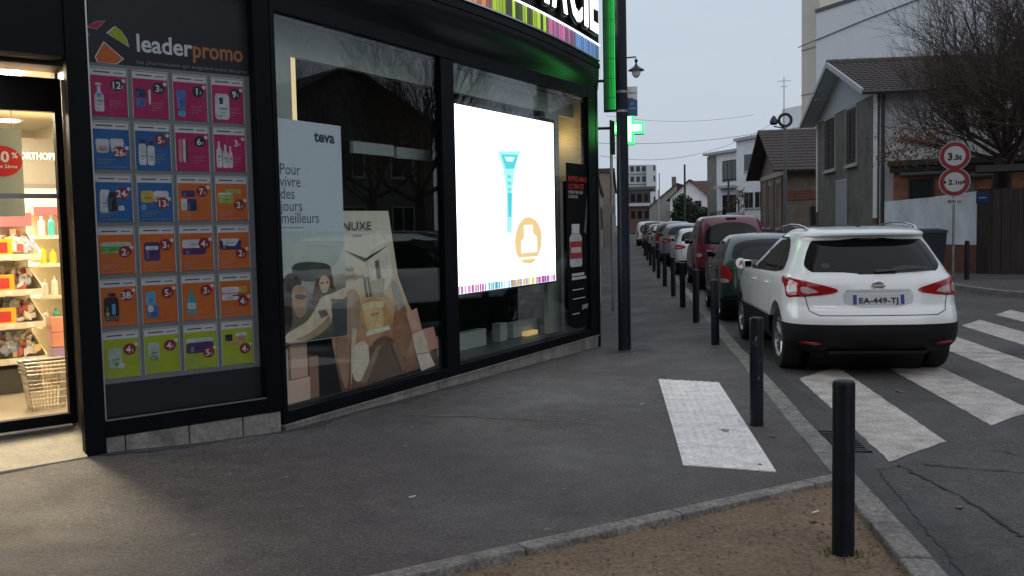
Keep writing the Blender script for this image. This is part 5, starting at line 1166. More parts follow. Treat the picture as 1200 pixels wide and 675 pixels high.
P_white = mat('car_white', (.80, .81, .82), .28, coat=.8, var=.03, vscale=2)
TABQ = [(.25, .17, 4.22, .80), (.30, .08, 4.32, .86), (.38, .02, 4.37, .895), (.50, .0, 4.38, .903), (.60, .005, 4.37, .905), (.68, .03, 4.35, .905), (.76, .07, 4.32, .903), (.88, .085, 4.25, .900), (.97, .10, 4.05, .893), (1.03, .125, 3.75, .878), (1.07, .15, 3.45, .850), (1.14, .19, 3.25, .815), (1.25, .27, 2.98, .762), (1.36, .360, 2.70, .715), (1.44, .425, 2.47, .678), (1.462, .42, 2.42, .668), (1.478, .335, 2.37, .655), (1.505, .33, 2.25, .638), (1.53, .40, 2.15, .61), (1.548, .55, 2.06, .57), (1.563, .76, 1.98, .50), (1.574, 1.0, 1.85, .36), (1.578, 1.25, 1.6, .1)]
tq, S, PT = car('crossover_car', 'white crossover car parked nearest on the zebra crossing, rear towards the camera', (2.575, 9.96, -.06), R(2.0), TABQ, P_white, dict(
    cat='car', group='cars parked along the kerb', r=.345, ax=(.83, 3.48), tw=.885, clad=.56, nz=96, shell=dict(Lr=.62, nr=3.3, Lf=1.15, nf=2.7), spoke=5,
    rearwin=[(-.60, 1.075), (.60, 1.075), (.72, 1.14), (.735, 1.20), (.625, 1.42), (.53, 1.452), (-.53, 1.452), (-.625, 1.42), (-.735, 1.20), (-.72, 1.14)],
    sidewin=[('front_side_window', [(1.98, 1.06), (3.12, 1.05), (3.02, 1.10), (2.62, 1.34), (2.32, 1.45), (2.02, 1.47)]), ('rear_side_window', [(1.08, 1.075), (1.93, 1.06), (1.97, 1.47), (1.45, 1.46), (1.12, 1.40)]), ('quarter_window', [(.78, 1.17), (.86, 1.11), (1.03, 1.08), (1.07, 1.395), (.98, 1.36)])],
    pillar=[[(.72, 1.15), (.85, 1.06), (3.22, 1.03), (3.02, 1.15), (2.62, 1.37), (2.32, 1.48), (1.45, 1.49), (1.02, 1.43)]],
    doorline=[[(2.0, 1.04), (2.0, .56)], [(1.05, 1.06), (1.08, .95), (1.2, .84), (1.22, .58)], [(3.22, 1.02), (3.20, .7), (3.08, .57)], [(1.25, .575), (3.08, .575)]], handle=[(1.36, .93), (2.28, .92)], mirror=(2.92, 1.06),
    light=[dict(poly=[(.395, .905), (.42, .935), (.70, 1.005), (.97, 1.045), (1.12, 1.05), (1.14, 1.0), (1.02, .955), (1.0, .84), (.92, .825), (.70, .85), (.47, .875)], rnd=1, **{'in': [([(.58, .885), (.74, .872), (.78, .90), (.78, .955), (.66, .935)], M_lampwhite), ([(.82, .87), (.98, .865), (.995, .94), (.90, .975), (.82, .96)], M_lampwhite)]})],
    reflector=[[(.58, .345), (.82, .355), (.82, .385), (.58, .375)]],
    gap=[[(-.72, 1.0), (-.74, .86), (-.70, .70), (-.60, .655), (.60, .655), (.70, .70), (.74, .86), (.72, 1.0)]], headlight=[(3.5, .82), (4.0, .76), (4.1, .82), (3.7, .92)]))
# plate recess, plate, emblem, wiper, spoiler, rails, antenna, badge
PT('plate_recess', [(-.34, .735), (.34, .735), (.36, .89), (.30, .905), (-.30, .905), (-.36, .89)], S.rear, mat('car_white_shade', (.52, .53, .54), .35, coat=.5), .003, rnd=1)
plate_on(tq, S, .765, .87, 'EA-449-TJ')
em = part('emblem', MB().lathe([(.042, 0), (.052, -.008), (.062, 0)], (0, S.rear(0, .955).y - .004, .955), 'Y', 28), M_chrome, tq, smooth=True)
part('emblem_bar', MB().box(-.068, .068, S.rear(0, .955).y - .016, S.rear(0, .955).y - .002, .943, .967), M_chrome, em, bevel=.003)
FQ = lambda u, z: S.rear(u, z)
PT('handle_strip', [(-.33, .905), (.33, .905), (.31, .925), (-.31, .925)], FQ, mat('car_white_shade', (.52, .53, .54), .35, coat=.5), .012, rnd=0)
PT('wiper', [(.12, 1.11), (.16, 1.085), (.55, 1.10), (.56, 1.125), (.40, 1.15), (.22, 1.15)], FQ, M_black, .02, rnd=1)
PT('wiper_arm', [(-.02, 1.085), (.14, 1.095), (.5, 1.115), (.5, 1.125), (.14, 1.112), (-.02, 1.11)], FQ, M_black, .03, rnd=0)
PT('sticker', circle(-.50, 1.165, .045, .03, n=14), FQ, M_black, .006, rnd=0)
PT('model_badge', [(-.66, .735), (-.42, .735), (-.42, .75), (-.66, .75)], FQ, M_chrome, .003, rnd=0); PT('model_badge', [(-.66, .705), (-.52, .705), (-.52, .72), (-.66, .72)], FQ, M_chrome, .003, rnd=0)
for sg in (-1, 1):
    pts = [(sg * .575, .70, 1.525), (sg * .585, .80, 1.565), (sg * .59, 1.1, 1.590), (sg * .59, 1.6, 1.594), (sg * .585, 2.0, 1.575), (sg * .58, 2.15, 1.535)]
    part('roof_rail', MB().path(pts, .017, 8), M_chrome, tq, smooth=True)
part('antenna', MB().tube((0, .84, 1.56), (0, .70, 1.71), .006, .003, 6).lathe([(.035, 0), (.025, .02), (.008, .035)], (0, .84, 1.56), n=12), M_black, tq)
part('sunroof', MB().box(-.38, .38, 1.15, 1.75, 1.572, 1.582), M_cglass, tq, bevel=.003)
part('skid_plate', MB().box(-.5, .5, .08, .5, .25, .28), M_clad, tq)

# ------------------------------------------------------------------ other parked cars
def hatch_tab(L_, w, h):
    z = [.14, .18, .26, .36, .46, .55, .62, .665, .70, .76, .84, .91, .96, .985, .997, 1.0]
    yr = [.035, .012, .002, .0, .004, .012, .020, .030, .040, .065, .100, .140, .19, .25, .33, .38]
    yf = [.965, .985, .998, 1., .995, .975, .90, .83, .79, .745, .68, .615, .55, .49, .44, .40]
    ww = [.90, .96, .99, 1., 1., .995, .985, .96, .93, .895, .835, .775, .70, .59, .40, .1]
    return [(a * h, b_ * L_, c * L_, d * w) for a, b_, c, d in zip(z, yr, yf, ww)]
def van_tab(L_, w, h):
    z = [.12, .16, .22, .32, .42, .50, .56, .60, .64, .72, .82, .90, .95, .98, .995, 1.0]
    yr = [.03, .010, .002, .0, .004, .008, .012, .015, .018, .026, .038, .052, .07, .10, .17, .26]
    yf = [.965, .985, .998, 1., .985, .95, .90, .82, .775, .73, .67, .62, .58, .52, .45, .38]
    ww = [.90, .96, .99, 1., 1., .99, .985, .975, .965, .945, .905, .865, .81, .72, .50, .1]
    return [(a * h, b_ * L_, c * L_, d * w) for a, b_, c, d in zip(z, yr, yf, ww)]
def generic(label, x, y, kind, L_, w, h, col, light='tall', rz=0., name=None, plate=True):
    tab = (van_tab if kind == 'van' else hatch_tab)(L_, w, h)
    paint = mat('paint_%02d%02d%02d' % tuple(int(v * 300) for v in col), col, .3, coat=.7, var=.05, vscale=2)
    van = kind == 'van'; b0, b1 = (.60, .90) if van else (.70, .93)
    rr = .30
    q = dict(cat='van' if van else 'car', group='cars parked along the kerb', r=rr, ax=(.19 * L_, .83 * L_), tw=w * .97, nz=34, clad=.27 * h, shell=dict(Lr=.5, nr=4.2 if van else 3.4, Lf=.9, nf=2.7),
             rearwin=[(-.74 * w, b0 * h), (.74 * w, b0 * h), (.80 * w, (b0 + .03) * h), (.66 * w, b1 * h), (-.66 * w, b1 * h), (-.80 * w, (b0 + .03) * h)],
             sidewin=[('front_side_window', [(.45 * L_, b0 * h), (.70 * L_, b0 * h), (.60 * L_, (b1 - .04) * h), (.46 * L_, b1 * h)]), ('rear_side_window', [(.17 * L_, b0 * h), (.43 * L_, b0 * h), (.44 * L_, b1 * h), (.24 * L_, (b1 - .015) * h)])],
             doorline=[[(.44 * L_, b0 * h), (.44 * L_, .24 * h)], [(.70 * L_, b0 * h), (.70 * L_, .28 * h)], [(.20 * L_, b0 * h), (.27 * L_, .45 * h), (.27 * L_, .26 * h)]], handle=[(.30 * L_, .58 * h), (.50 * L_, .58 * h)], mirror=(.66 * L_, b0 * h + .02),
             light=[dict(poly=dict(tall=[(.80 * w, .44 * h), (1.22 * w, .44 * h), (1.24 * w, .60 * h), (1.16 * w, .665 * h), (.92 * w, .665 * h), (.78 * w, .56 * h)], van=[(.90 * w, .36 * h), (1.12 * w, .36 * h), (1.14 * w, .60 * h), (.92 * w, .60 * h)], wide=[(.62 * w, .56 * h), (1.26 * w, .54 * h), (1.28 * w, .62 * h), (.85 * w, .655 * h), (.62 * w, .63 * h)])[light], **{'in': [([(.86 * w, .45 * h), (1.14 * w, .45 * h), (1.14 * w, .495 * h), (.86 * w, .495 * h)] if light != 'wide' else [(.8 * w, .57 * h), (1.05 * w, .57 * h), (1.05 * w, .60 * h), (.8 * w, .60 * h)], M_lampwhite)]})],
             gap=[[(-.80 * w, b0 * h), (-.78 * w, .42 * h), (-.6 * w, .34 * h), (.6 * w, .34 * h), (.78 * w, .42 * h), (.80 * w, b0 * h)]], extra=[([(-1.0 * w, .27 * h), (1.0 * w, .27 * h), (1.0 * w, .32 * h), (-1.0 * w, .32 * h)], M_clad, .006)])
    t, S_, PT_ = car(name or ('parked_van' if van else 'parked_car'), label, (x, y, -.06), rz, tab, paint, q)
    return t, S_, PT_
PV = R(.8)
tg, Sg, PTg = generic('dark green hatchback with round novice A sticker, second car along the kerb', 2.32, 15.35, 'hatch', 3.80, .825, 1.45, (.010, .034, .026), 'tall', R(.3))
PTg('novice_disc', [(u, z) for u, z in circle(-.50, .965, .085, n=20)], Sg.rear, mat('sticker_white', (.72, .70, .70), .5), .012, rnd=0)
ma = text_mesh('A', mat('sticker_red', (.5, .02, .03), .5), height=.11, bold=.02, align='CENTER', name='novice_letter')
oo = obj('novice_letter', ma, tg); oo.matrix_basis = Matrix.Translation((-.50, Sg.rear(-.50, .965).y - .026, .91)) @ Matrix.Rotation(math.pi / 2, 4, 'X')
tk, Sk, PTk = generic('maroon boxy van, third vehicle along the kerb', 2.46, 22.6, 'van', 4.04, .83, 1.81, (.105, .010, .030), 'van', PV)
part('roof_lamp', MB().box(-.12, .12, Sk.yr(1.70) - .02, Sk.yr(1.70) + .03, 1.715, 1.745), mat('lamp_dark', (.06, .005, .006), .3), tk)
PTk('wiper', [(-.1, 1.12), (.0, 1.10), (.05, 1.34), (.03, 1.34)], Sk.rear, M_black, .02, rnd=0)
generic('small white hatchback with red tail lights beyond the maroon van', 2.28, 29.4, 'hatch', 3.7, .81, 1.47, (.62, .64, .65), 'wide', PV)
generic('silver grey estate car, fifth in the parked row', 2.17, 35.2, 'hatch', 4.4, .87, 1.62, (.16, .18, .20), 'wide', PV)
generic('black high roofed car, sixth in the parked row', 2.08, 41.2, 'hatch', 4.3, .88, 1.70, (.015, .017, .02), 'tall', PV)
generic('light silver hatchback, seventh in the parked row', 1.98, 47.0, 'hatch', 3.9, .84, 1.5, (.42, .44, .46), 'tall', PV)
generic('dark blue hatchback, eighth in the parked row', 1.90, 52.4, 'hatch', 4.0, .85, 1.58, (.014, .02, .035), 'wide', PV)
generic('black people carrier, ninth in the parked row', 1.80, 58.2, 'van', 4.3, .86, 1.72, (.016, .016, .018), 'van', PV)
generic('white panel van parked at the far end of the row', 1.55, 66, 'van', 4.6, .90, 1.75, (.62, .63, .64), 'van', PV)
# ================================================================== buildings across and down the street
M_tile = mat('roof_tile_dark', (.060, .047, .042), .8, var=.35, vscale=9, bump=.3, bscale=30); M_tile_red = mat('roof_tile_red', (.10, .045, .036), .8, var=.3, vscale=4)
M_render_g = mat('green_grey_render', (.155, .146, .118), .9, var=.38, vscale=1.2, bump=.2, bscale=20); M_render_w = mat('white_render', (.74, .75, .76), .85, var=.1, vscale=1.5, bump=.1)
M_trim = mat('trim_grey', (.40, .42, .43), .7); M_shut = mat('shutter_brown', (.032, .019, .014), .8, var=.15); M_winglass = mat('window_glass', (.010, .012, .015), .06); M_brickred = mat('brick_orange', (.15, .062, .042), .85, var=.3, vscale=6)
M_brown = mat('brown_boards', (.030, .021, .017), .7, var=.3, vscale=5); M_cream = mat('cream_render', (.58, .54, .46), .85, var=.08, vscale=.8); M_pale = M_render_w
def tiled_roof(e0, e1, r1, r0, m, parent, name='roof', step=.34, th=.06, amp=.025, wave=.22):
    """courses of tiles between eave line e0-e1 and ridge r0-r1; corrugated so every tile has relief"""
    e0, e1, r0, r1 = map(Vector, (e0, e1, r0, r1)); n = max(2, int((r0 - e0).length / step)); L_ = (e1 - e0).length; k = max(4, int(L_ / (wave / 4)))
    nrm = (e1 - e0).cross(r0 - e0).normalized()
    if nrm.z < 0: nrm = -nrm
    ro = part(name, MB().add([tuple(q - nrm * th) for q in (e0, e1, r1, r0)] + [tuple(q) for q in (e0, e1, r1, r0)], [(0, 1, 2, 3), (7, 6, 5, 4), (0, 4, 5, 1), (1, 5, 6, 2), (2, 6, 7, 3), (3, 7, 4, 0)]), m, parent)
    mb = MB()
    for i in range(n):
        a0 = e0.lerp(r0, i / n); a1 = e1.lerp(r1, i / n); b0 = e0.lerp(r0, (i + 1.08) / n if i < n - 1 else 1); b1 = e1.lerp(r1, (i + 1.08) / n if i < n - 1 else 1)
        rA, rB, rC = [], [], []
        for j in range(k + 1):
            t = j / k; w = amp * (1 + math.sin(2 * math.pi * t * L_ / wave)) * .5
            rC.append(tuple(a0.lerp(a1, t) + nrm * .004)); rA.append(tuple(a0.lerp(a1, t) + nrm * (.035 + w))); rB.append(tuple(b0.lerp(b1, t) + nrm * (.008 + w * .7)))
        mb.grid([rC, rA, rB])
    part('tile_courses', mb, m, ro, kind='stuff')
    return ro
def window(parent, fr, s0, s1, z0, z1, o=.0, frame=M_trim, pane=M_winglass, sill=True, mull=1, depth=.12, rail=0):
    w = part('window', MB().fbox(fr, s0 - .06, s1 + .06, o - .02, o + .035, z0 - .06, z0).fbox(fr, s0 - .06, s1 + .06, o - .02, o + .035, z1, z1 + .06).fbox(fr, s0 - .06, s0, o - .02, o + .034, z0, z1).fbox(fr, s1, s1 + .06, o - .02, o + .034, z0, z1), frame, parent)
    part('pane', MB().fbox(fr, s0, s1, o - .01, o + .006, z0, z1), pane, w)
    if mull:
        mb = MB()
        for k in range(mull): c = s0 + (s1 - s0) * (k + 1) / (mull + 1); mb.fbox(fr, c - .025, c + .025, o + .006, o + .02, z0, z1)
        part('mullion', mb, frame, w)
    if sill: part('sill', MB().fbox(fr, s0 - .12, s1 + .12, o, o + .10, z0 - .13, z0 - .062), frame, w)
    return w
# --- green grey gabled house (gable towards the street)
H = thing('gabled_house', 'green grey rendered house with brown shutters and overhanging gable facing the street', 'house', (8, 36, 0))
X0, Y0, Y1, ZE, ZR = 8.0, 31.4, 41.1, 5.75, 7.35; YM = (Y0 + Y1) / 2
part('wall', MB().prism([(X0, Y0), (X0 + 16, Y0), (X0 + 16, Y1), (X0, Y1)], -.1, ZE - .02), M_render_w, H)
FH = Frame((X0, Y1), (0, -1)); 
FH.n = Vector((-1, 0))
part('street_face', MB().fbox(FH, .0, Y1 - Y0, -.05, .02, 0, 5.66), M_render_g, H)
part('gable', MB().add([(X0 - .015, Y0, 5.64), (X0 - .015, Y1, 5.64), (X0 - .015, YM, ZR - .08), (X0 + .2, Y0, 5.64), (X0 + .2, Y1, 5.64), (X0 + .2, YM, ZR - .08)], [(0, 2, 1), (3, 4, 5), (0, 1, 4, 3), (1, 2, 5, 4), (2, 0, 3, 5)]), mat('gable_pale', (.42, .46, .47), .85, var=.1), H)
part('band', MB().fbox(FH, .0, Y1 - Y0, .02, .05, 5.60, 5.72), M_trim, H)
part('corner_strip', MB().fbox(FH, Y1 - Y0 - .42, Y1 - Y0 + .02, .02, .045, 1.6, 5.60), M_render_w, H); part('corner_strip', MB().fbox(FH, -.02, .25, .02, .045, 1.6, 5.60), M_render_w, H)
part('corner_brick', MB().fbox(FH, Y1 - Y0 - .42, Y1 - Y0 + .02, .02, .05, 0, 1.6), M_brickred, H); part('corner_brick', MB().fbox(FH, -.02, .30, .02, .05, 0, 1.9), M_brickred, H)
for ya, yb in ((37.5, 39.35), (34.1, 35.55)):
    s0, s1 = Y1 - yb, Y1 - ya
    w = window(H, FH, s0, s1, 3.55, 5.52, .03, mull=0)
    for k in range(2):
        a = s0 + k * (s1 - s0) / 2 + .04; b_ = a + (s1 - s0) / 2 - .08
        sh_ = part('shutter', MB().fbox(FH, a, b_, .045, .075, 3.60, 5.48), M_shut, H)
        for q in range(9): part('slat', MB().fbox(FH, a + .06, b_ - .06, .076, .088, 3.70 + q * .195, 3.70 + q * .195 + .11), M_shut, sh_)
part('door_panel', MB().fbox(FH, 4.0, 5.55, .03, .06, 0, 2.98), mat('door_pale', (.33, .35, .37), .7), H); part('door_frame', MB().fbox(FH, 3.9, 4.0, .03, .075, 0, 3.06).fbox(FH, 5.55, 5.65, .03, .075, 0, 3.06).fbox(FH, 4.0, 5.55, .03, .075, 2.98, 3.06), M_trim, H)
part('drainpipe', MB().tube((X0 + .12, Y0 - .10, 0), (X0 + .12, Y0 - .10, 5.5), .06, n=10), mat('pipe_dark', (.05, .055, .06), .5), H)
OV = .62
tiled_roof((X0 - OV, Y0 - .45, 5.62), (X0 + 16, Y0 - .45, 5.62), (X0 + 16, YM, ZR), (X0 - OV, YM, ZR), M_tile, H)
tiled_roof((X0 + 16, Y1 + .45, 5.62), (X0 - OV, Y1 + .45, 5.62), (X0 - OV, YM, ZR), (X0 + 16, YM, ZR), M_tile, H, step=.6, wave=.6)
part('barge_board', MB().add([(X0 - OV - .02, Y0 - .5, 5.50), (X0 - OV - .02, YM, ZR - .14), (X0 - OV - .02, YM, ZR + .05), (X0 - OV - .02, Y0 - .5, 5.68), (X0 - OV + .05, Y0 - .5, 5.50), (X0 - OV + .05, YM, ZR - .14), (X0 - OV + .05, YM, ZR + .05), (X0 - OV + .05, Y0 - .5, 5.68)], [(0, 1, 2, 3), (7, 6, 5, 4), (0, 4, 5, 1), (1, 5, 6, 2), (2, 6, 7, 3), (3, 7, 4, 0)]), M_trim, H)
part('barge_board', MB().add([(X0 - OV - .02, Y1 + .5, 5.50), (X0 - OV - .02, YM + .01, ZR - .14), (X0 - OV - .02, YM + .01, ZR + .05), (X0 - OV - .02, Y1 + .5, 5.68), (X0 - OV + .05, Y1 + .5, 5.50), (X0 - OV + .05, YM + .01, ZR - .14), (X0 - OV + .05, YM + .01, ZR + .05), (X0 - OV + .05, Y1 + .5, 5.68)], [(3, 2, 1, 0), (4, 5, 6, 7), (1, 5, 4, 0), (2, 6, 5, 1), (3, 7, 6, 2), (0, 4, 7, 3)]), M_trim, H)
for ya, yb in ((Y0 - .44, YM), (Y1 + .44, YM)):
    za, zb = 5.53, ZR - .09
    part('eaves_lining', MB().add([(X0 - OV + .055, ya, za), (X0 - .02, ya, za), (X0 - .02, yb, zb), (X0 - OV + .055, yb, zb), (X0 - OV + .055, ya, za - .03), (X0 - .02, ya, za - .03), (X0 - .02, yb, zb - .03), (X0 - OV + .055, yb, zb - .03)], [(0, 1, 2, 3), (7, 6, 5, 4), (0, 4, 5, 1), (1, 5, 6, 2), (2, 6, 7, 3), (3, 7, 4, 0)]), mat('lining_grey', (.55, .57, .56), .8), H)
part('gutter', MB().tube((X0 - OV, Y0 - .52, 5.56), (X0 + 16, Y0 - .52, 5.56), .07, n=8), mat('pipe_dark', (.05, .055, .06), .5), H)
for k in range(40): part('ridge_tile', MB().lathe([(.12, 0), (.14, .40)], (X0 - OV + k * .41, YM, ZR + .01), 'X', 8), M_tile, H)
part('purlin', MB().box(X0 - OV + .05, X0, 33.6, 33.75, 6.3, 6.42).box(X0 - OV + .05, X0, 38.75, 38.9, 6.3, 6.42), M_trim, H)
# --- small brick house beyond
B_ = thing('brick_house', 'small dark roofed brick house with pale window surrounds beyond the gabled house', 'house', (8, 53, 0))
part('wall', MB().prism([(8, 48.6), (18, 48.6), (18, 58), (8, 58)], -.1, 4.3), mat('dull_brick', (.17, .135, .11), .9, var=.3, vscale=3, bump=.3), B_)
part('gable', MB().add([(7.99, 48.6, 4.3), (7.99, 58, 4.3), (7.99, 53.3, 6.4), (8.2, 48.6, 4.3), (8.2, 58, 4.3), (8.2, 53.3, 6.4)], [(0, 2, 1), (3, 4, 5), (0, 1, 4, 3), (1, 2, 5, 4), (2, 0, 3, 5)]), mat('dull_brick', (.17, .135, .11), .9), B_)
tiled_roof((7.2, 47.9, 4.05), (18.5, 47.9, 4.05), (18.5, 53.3, 6.55), (7.2, 53.3, 6.55), M_tile, B_, step=.4, wave=.3)
tiled_roof((18.5, 58.7, 4.05), (7.2, 58.7, 4.05), (7.2, 53.3, 6.55), (18.5, 53.3, 6.55), M_tile, B_, step=.8, wave=.8)
FBk = Frame((8, 58), (0, -1)); FBk.n = Vector((-1, 0))
for s in (.8, 3.1, 6.2): window(B_, FBk, s, s + 1.2, 1.2, 3.6, .02, mull=1, frame=mat('cream_trim', (.34, .29, .24), .8))
for s in (.3, 2.6, 5.2, 7.9): part('pilaster', MB().fbox(FBk, s - .15, s + .15, 0, .05, 0, 4.1), M_brickred, B_)
part('band', MB().fbox(FBk, 0, 9.4, .0, .07, 3.9, 4.15), mat('cream_trim', (.34, .29, .24), .8), B_)
FBs = Frame((8, 48.6), (1, 0)); part('band', MB().fbox(FBs, 0, 6, 0, .05, 2.6, 3.05), M_brickred, B_); window(B_, FBs, 1.2, 1.9, .5, 2.2, .02, frame=M_brown, mull=0)
part('chimney', MB().box(12, 12.8, 53, 53.8, 6, 7.6), M_brickred, B_)
part('aerial', MB().tube((8.6, 53.3, 6.5), (8.6, 53.3, 9.4), .03, .02, 6).tube((8.25, 53.3, 9.2), (8.95, 53.3, 9.2), .015).tube((8.4, 53.3, 8.9), (8.8, 53.3, 8.9), .015), M_steel, B_)
# --- modern white block
MBk = thing('white_block', 'flat roofed white two storey block with dark windows down the street', 'building', (9, 86, 0))
FM = Frame((7.6, 90), (.416, -.909))
part('wall', MB().fbox(FM, 0, 5.2, -9, 0, -.1, 7.75), M_render_w, MBk); part('wall', MB().fbox(FM, 5.2, 22, -9, .15, -.1, 8.6), M_render_w, MBk)
part('side_strip', MB().fbox(FM, -.2, 1.5, -9, .02, -.1, 7.65), mat('block_stone', (.20, .185, .16), .9, var=.3, vscale=2), MBk)
part('cornice', MB().fbox(FM, -.45, 5.2, -9.1, .35, 7.75, 7.98), M_trim, MBk); part('cornice', MB().fbox(FM, 5.2, 22, -9.1, .45, 8.6, 8.85), M_trim, MBk)
window(MBk, FM, 2.7, 5.0, 5.35, 7.0, .02, frame=M_brown, mull=2); part('balcony', MB().fbox(FM, 2.2, 5.15, .02, .7, 4.55, 4.8), M_trim, MBk)
window(MBk, FM, 2.7, 5.0, .6, 3.9, .02, frame=M_brown, mull=1, sill=False)
for s in (6.6, 8.3, 10.6, 12.6): window(MBk, FM, s, s + 1.35, 5.9, 7.3, .17, frame=M_trim, mull=0); window(MBk, FM, s, s + 1.35, 2.7, 4.0, .17, frame=M_trim, mull=1)
part('penthouse', MB().fbox(FM, 9, 20, -8, -2, 8.85, 11), M_render_w, MBk)
# --- white houses with red roofs at the end
Wh = thing('red_roof_house', 'white house with dull red tiled roof at the end of the street', 'house', (7, 112, 0))
FW = Frame((5.0, 112), (.985, -.17))
part('wall', MB().fbox(FW, 0, 4.6, -9, 0, -.1, 4.4), M_render_w, Wh)
part('gable', MB().fpoly(FW, [(0, 4.4), (4.6, 4.4), (2.3, 6.4)], -.25, .0), M_render_w, Wh)
part('wing_wall', MB().fbox(FW, 4.6, 11, -8, -.6, -.1, 4.4), M_render_w, Wh)
P = FW.pt
tiled_roof(P(-.4, .4, 4.1), P(-.4, -9, 4.1), P(2.3, -9, 6.55), P(2.3, .4, 6.55), M_tile_red, Wh, step=.5, wave=.5); tiled_roof(P(5.0, -9, 4.1), P(5.0, .4, 4.1), P(2.3, .4, 6.55), P(2.3, -9, 6.55), M_tile_red, Wh, step=.5, wave=.5)
tiled_roof(P(2.4, -.1, 4.2), P(11, -.1, 4.2), P(11, -4.2, 6.5), P(2.4, -4.2, 6.5), M_tile_red, Wh, step=.5, wave=.5)
for s in (.9, 2.9): window(Wh, FW, s, s + .7, 2.6, 4.0, .02, frame=M_trim, mull=0)
Wh2 = thing('grey_roof_house', 'narrow pale house with steep grey roof left of the red roofed house', 'house', (4.3, 118, 0))
FW2 = Frame((2.7, 118), (.985, -.17)); P2 = FW2.pt
part('wall', MB().fbox(FW2, 0, 3.4, -8, 0, -.1, 3.6), mat('dirty_render', (.33, .33, .31), .9, var=.2), Wh2)
part('gable', MB().fpoly(FW2, [(0, 3.6), (3.4, 3.6), (3.4, 6.2)], -.25, 0), mat('dirty_render', (.33, .33, .31), .9), Wh2)
tiled_roof(P2(-.4, .3, 3.3), P2(-.4, -8, 3.3), P2(3.5, -8, 6.4), P2(3.5, .3, 6.4), mat('roof_slate', (.09, .08, .075), .8, var=.2), Wh2, step=.6, wave=.6)
part('chimney', MB().fbox(FW2, 2.5, 3.0, -3, -2.4, 5.8, 7.3), mat('dull_brick', (.17, .135, .11), .9), Wh2); part('aerial', MB().tube(P2(1.0, -2, 4.5), P2(1.0, -2, 7.8), .05), M_brown, Wh2)
# --- far blocks
Fr_ = thing('apartment_block', 'pale tall apartment block far at the end of the street', 'building', (3, 230, 0))
part('wall', MB().box(.2, 6.6, 230, 240, -.1, 15.6), mat('far_pale', (.42, .45, .48), .9, var=.08), Fr_); part('wall', MB().box(4.6, 7.0, 228, 238, -.1, 15.3), mat('far_pale2', (.50, .53, .56), .9), Fr_)
for z in (4, 6.5, 9, 11.5, 14):
    part('balcony', MB().box(.2, 4.5, 229.6, 230, z - .5, z - .2), M_trim, Fr_)
    for x in (.8, 2.2, 3.6): part('window', MB().box(x, x + .9, 229.93, 230.03, z, z + 1.3), M_winglass, Fr_)
    part('window', MB().box(6.3, 6.7, 227.95, 228.05, z, z + 1.3), M_winglass, Fr_)
Fb = thing('brown_building', 'dark brown brick building with terraces at the far end of the street', 'building', (2, 160, 0))
part('wall', MB().box(.1, 4.35, 160, 172, -.1, 4.6), mat('dark_brick_far', (.085, .055, .045), .9, var=.2), Fb); part('wall', MB().box(.1, 3.9, 161, 172, 4.6, 7.2), mat('dark_brick_far2', (.06, .05, .046), .9), Fb); part('roof', MB().box(.0, 4.6, 160.8, 172, 7.2, 7.7), mat('roof_slate', (.09, .08, .075), .8), Fb)
part('terrace', MB().box(.0, 4.4, 159.4, 160, 4.4, 4.9), M_trim, Fb)
for x in (.6, 1.7, 2.9): part('window', MB().box(x, x + .7, 159.95, 160.02, 2.3, 3.6), M_winglass, Fb); part('window', MB().box(x, x + .7, 160.95, 161.02, 5.2, 6.5), M_winglass, Fb)
# --- tall blind wall behind the houses
T = thing('tall_building', 'tall windowless pale building rising behind the gabled house', 'building', (12, 60, 0))
FT = Frame((11.6, 60), (.49, -.872))
part('wall', MB().fbox(FT, 0, 26, -9, 0, -.1, 14.2), mat('pale_cladding', (.68, .70, .72), .8, var=.05, vscale=.5), T)
part('coping', MB().fbox(FT, -.02, 26, -9, .08, 14.2, 14.4), mat('coping_dark', (.08, .085, .09), .6), T)
part('stair_tower', MB().fbox(FT, -1.7, -.02, -7, -.3, -.1, 16.4), M_cream, T)
for z in (3.6, 6.4, 9.4, 12.2): part('tower_joint', MB().fbox(FT, -1.71, -.02, -.3, -.28, z, z + .07), mat('joint_grey', (.24, .22, .19), .8), T)
for s in (8.0, 16): part('wall_joint', MB().fbox(FT, s, s + .05, 0, .004, 0, 14.2), mat('joint_pale', (.35, .39, .42), .8), T)
part('cable', MB().path([FT.pt(-1.6, .05, 12.4), FT.pt(4, .06, 12.9), FT.pt(14, .06, 13.6)], .03, 5), M_black, T)
# --- white garden wall with garage behind
GW = thing('garden_wall', 'stained white garden wall with brick base in front of the gabled house', 'wall', (8.8, 28, 0))
gw0, gw1 = Vector((7.9, 30.2)), Vector((9.38, 26.6)); FG = Frame(gw0, gw1 - gw0); LG = (gw1 - gw0).length; FG.n = Vector((-abs(FG.d.y), -FG.d.x)) if True else FG.n
FG.n = Vector((FG.d.y, -FG.d.x)); 
part('render', MB().add([FG.pt(0, 0, .82), FG.pt(LG, 0, .82), FG.pt(LG, 0, 2.27), FG.pt(LG * .5, 0, 2.16), FG.pt(0, 0, 2.10), FG.pt(0, -.22, .82), FG.pt(LG, -.22, .82), FG.pt(LG, -.22, 2.27), FG.pt(LG * .5, -.22, 2.16), FG.pt(0, -.22, 2.10)], [(0, 1, 2, 3, 4), (9, 8, 7, 6, 5), (0, 5, 6, 1), (1, 6, 7, 2), (2, 7, 8, 3), (3, 8, 9, 4), (4, 9, 5, 0)]), mat('stained_white', (.68, .71, .74), .85, var=.22, vscale=1.6, bump=.2, bscale=15, stretch=(1, 1, .5)), GW)
part('brick_base', MB().fbox(FG, 0, LG, -.24, .02, -.1, .818), M_brickred, GW); part('end_post', MB().fbox(FG, LG, LG + .45, -.3, .04, -.1, 2.32), M_brown, GW)
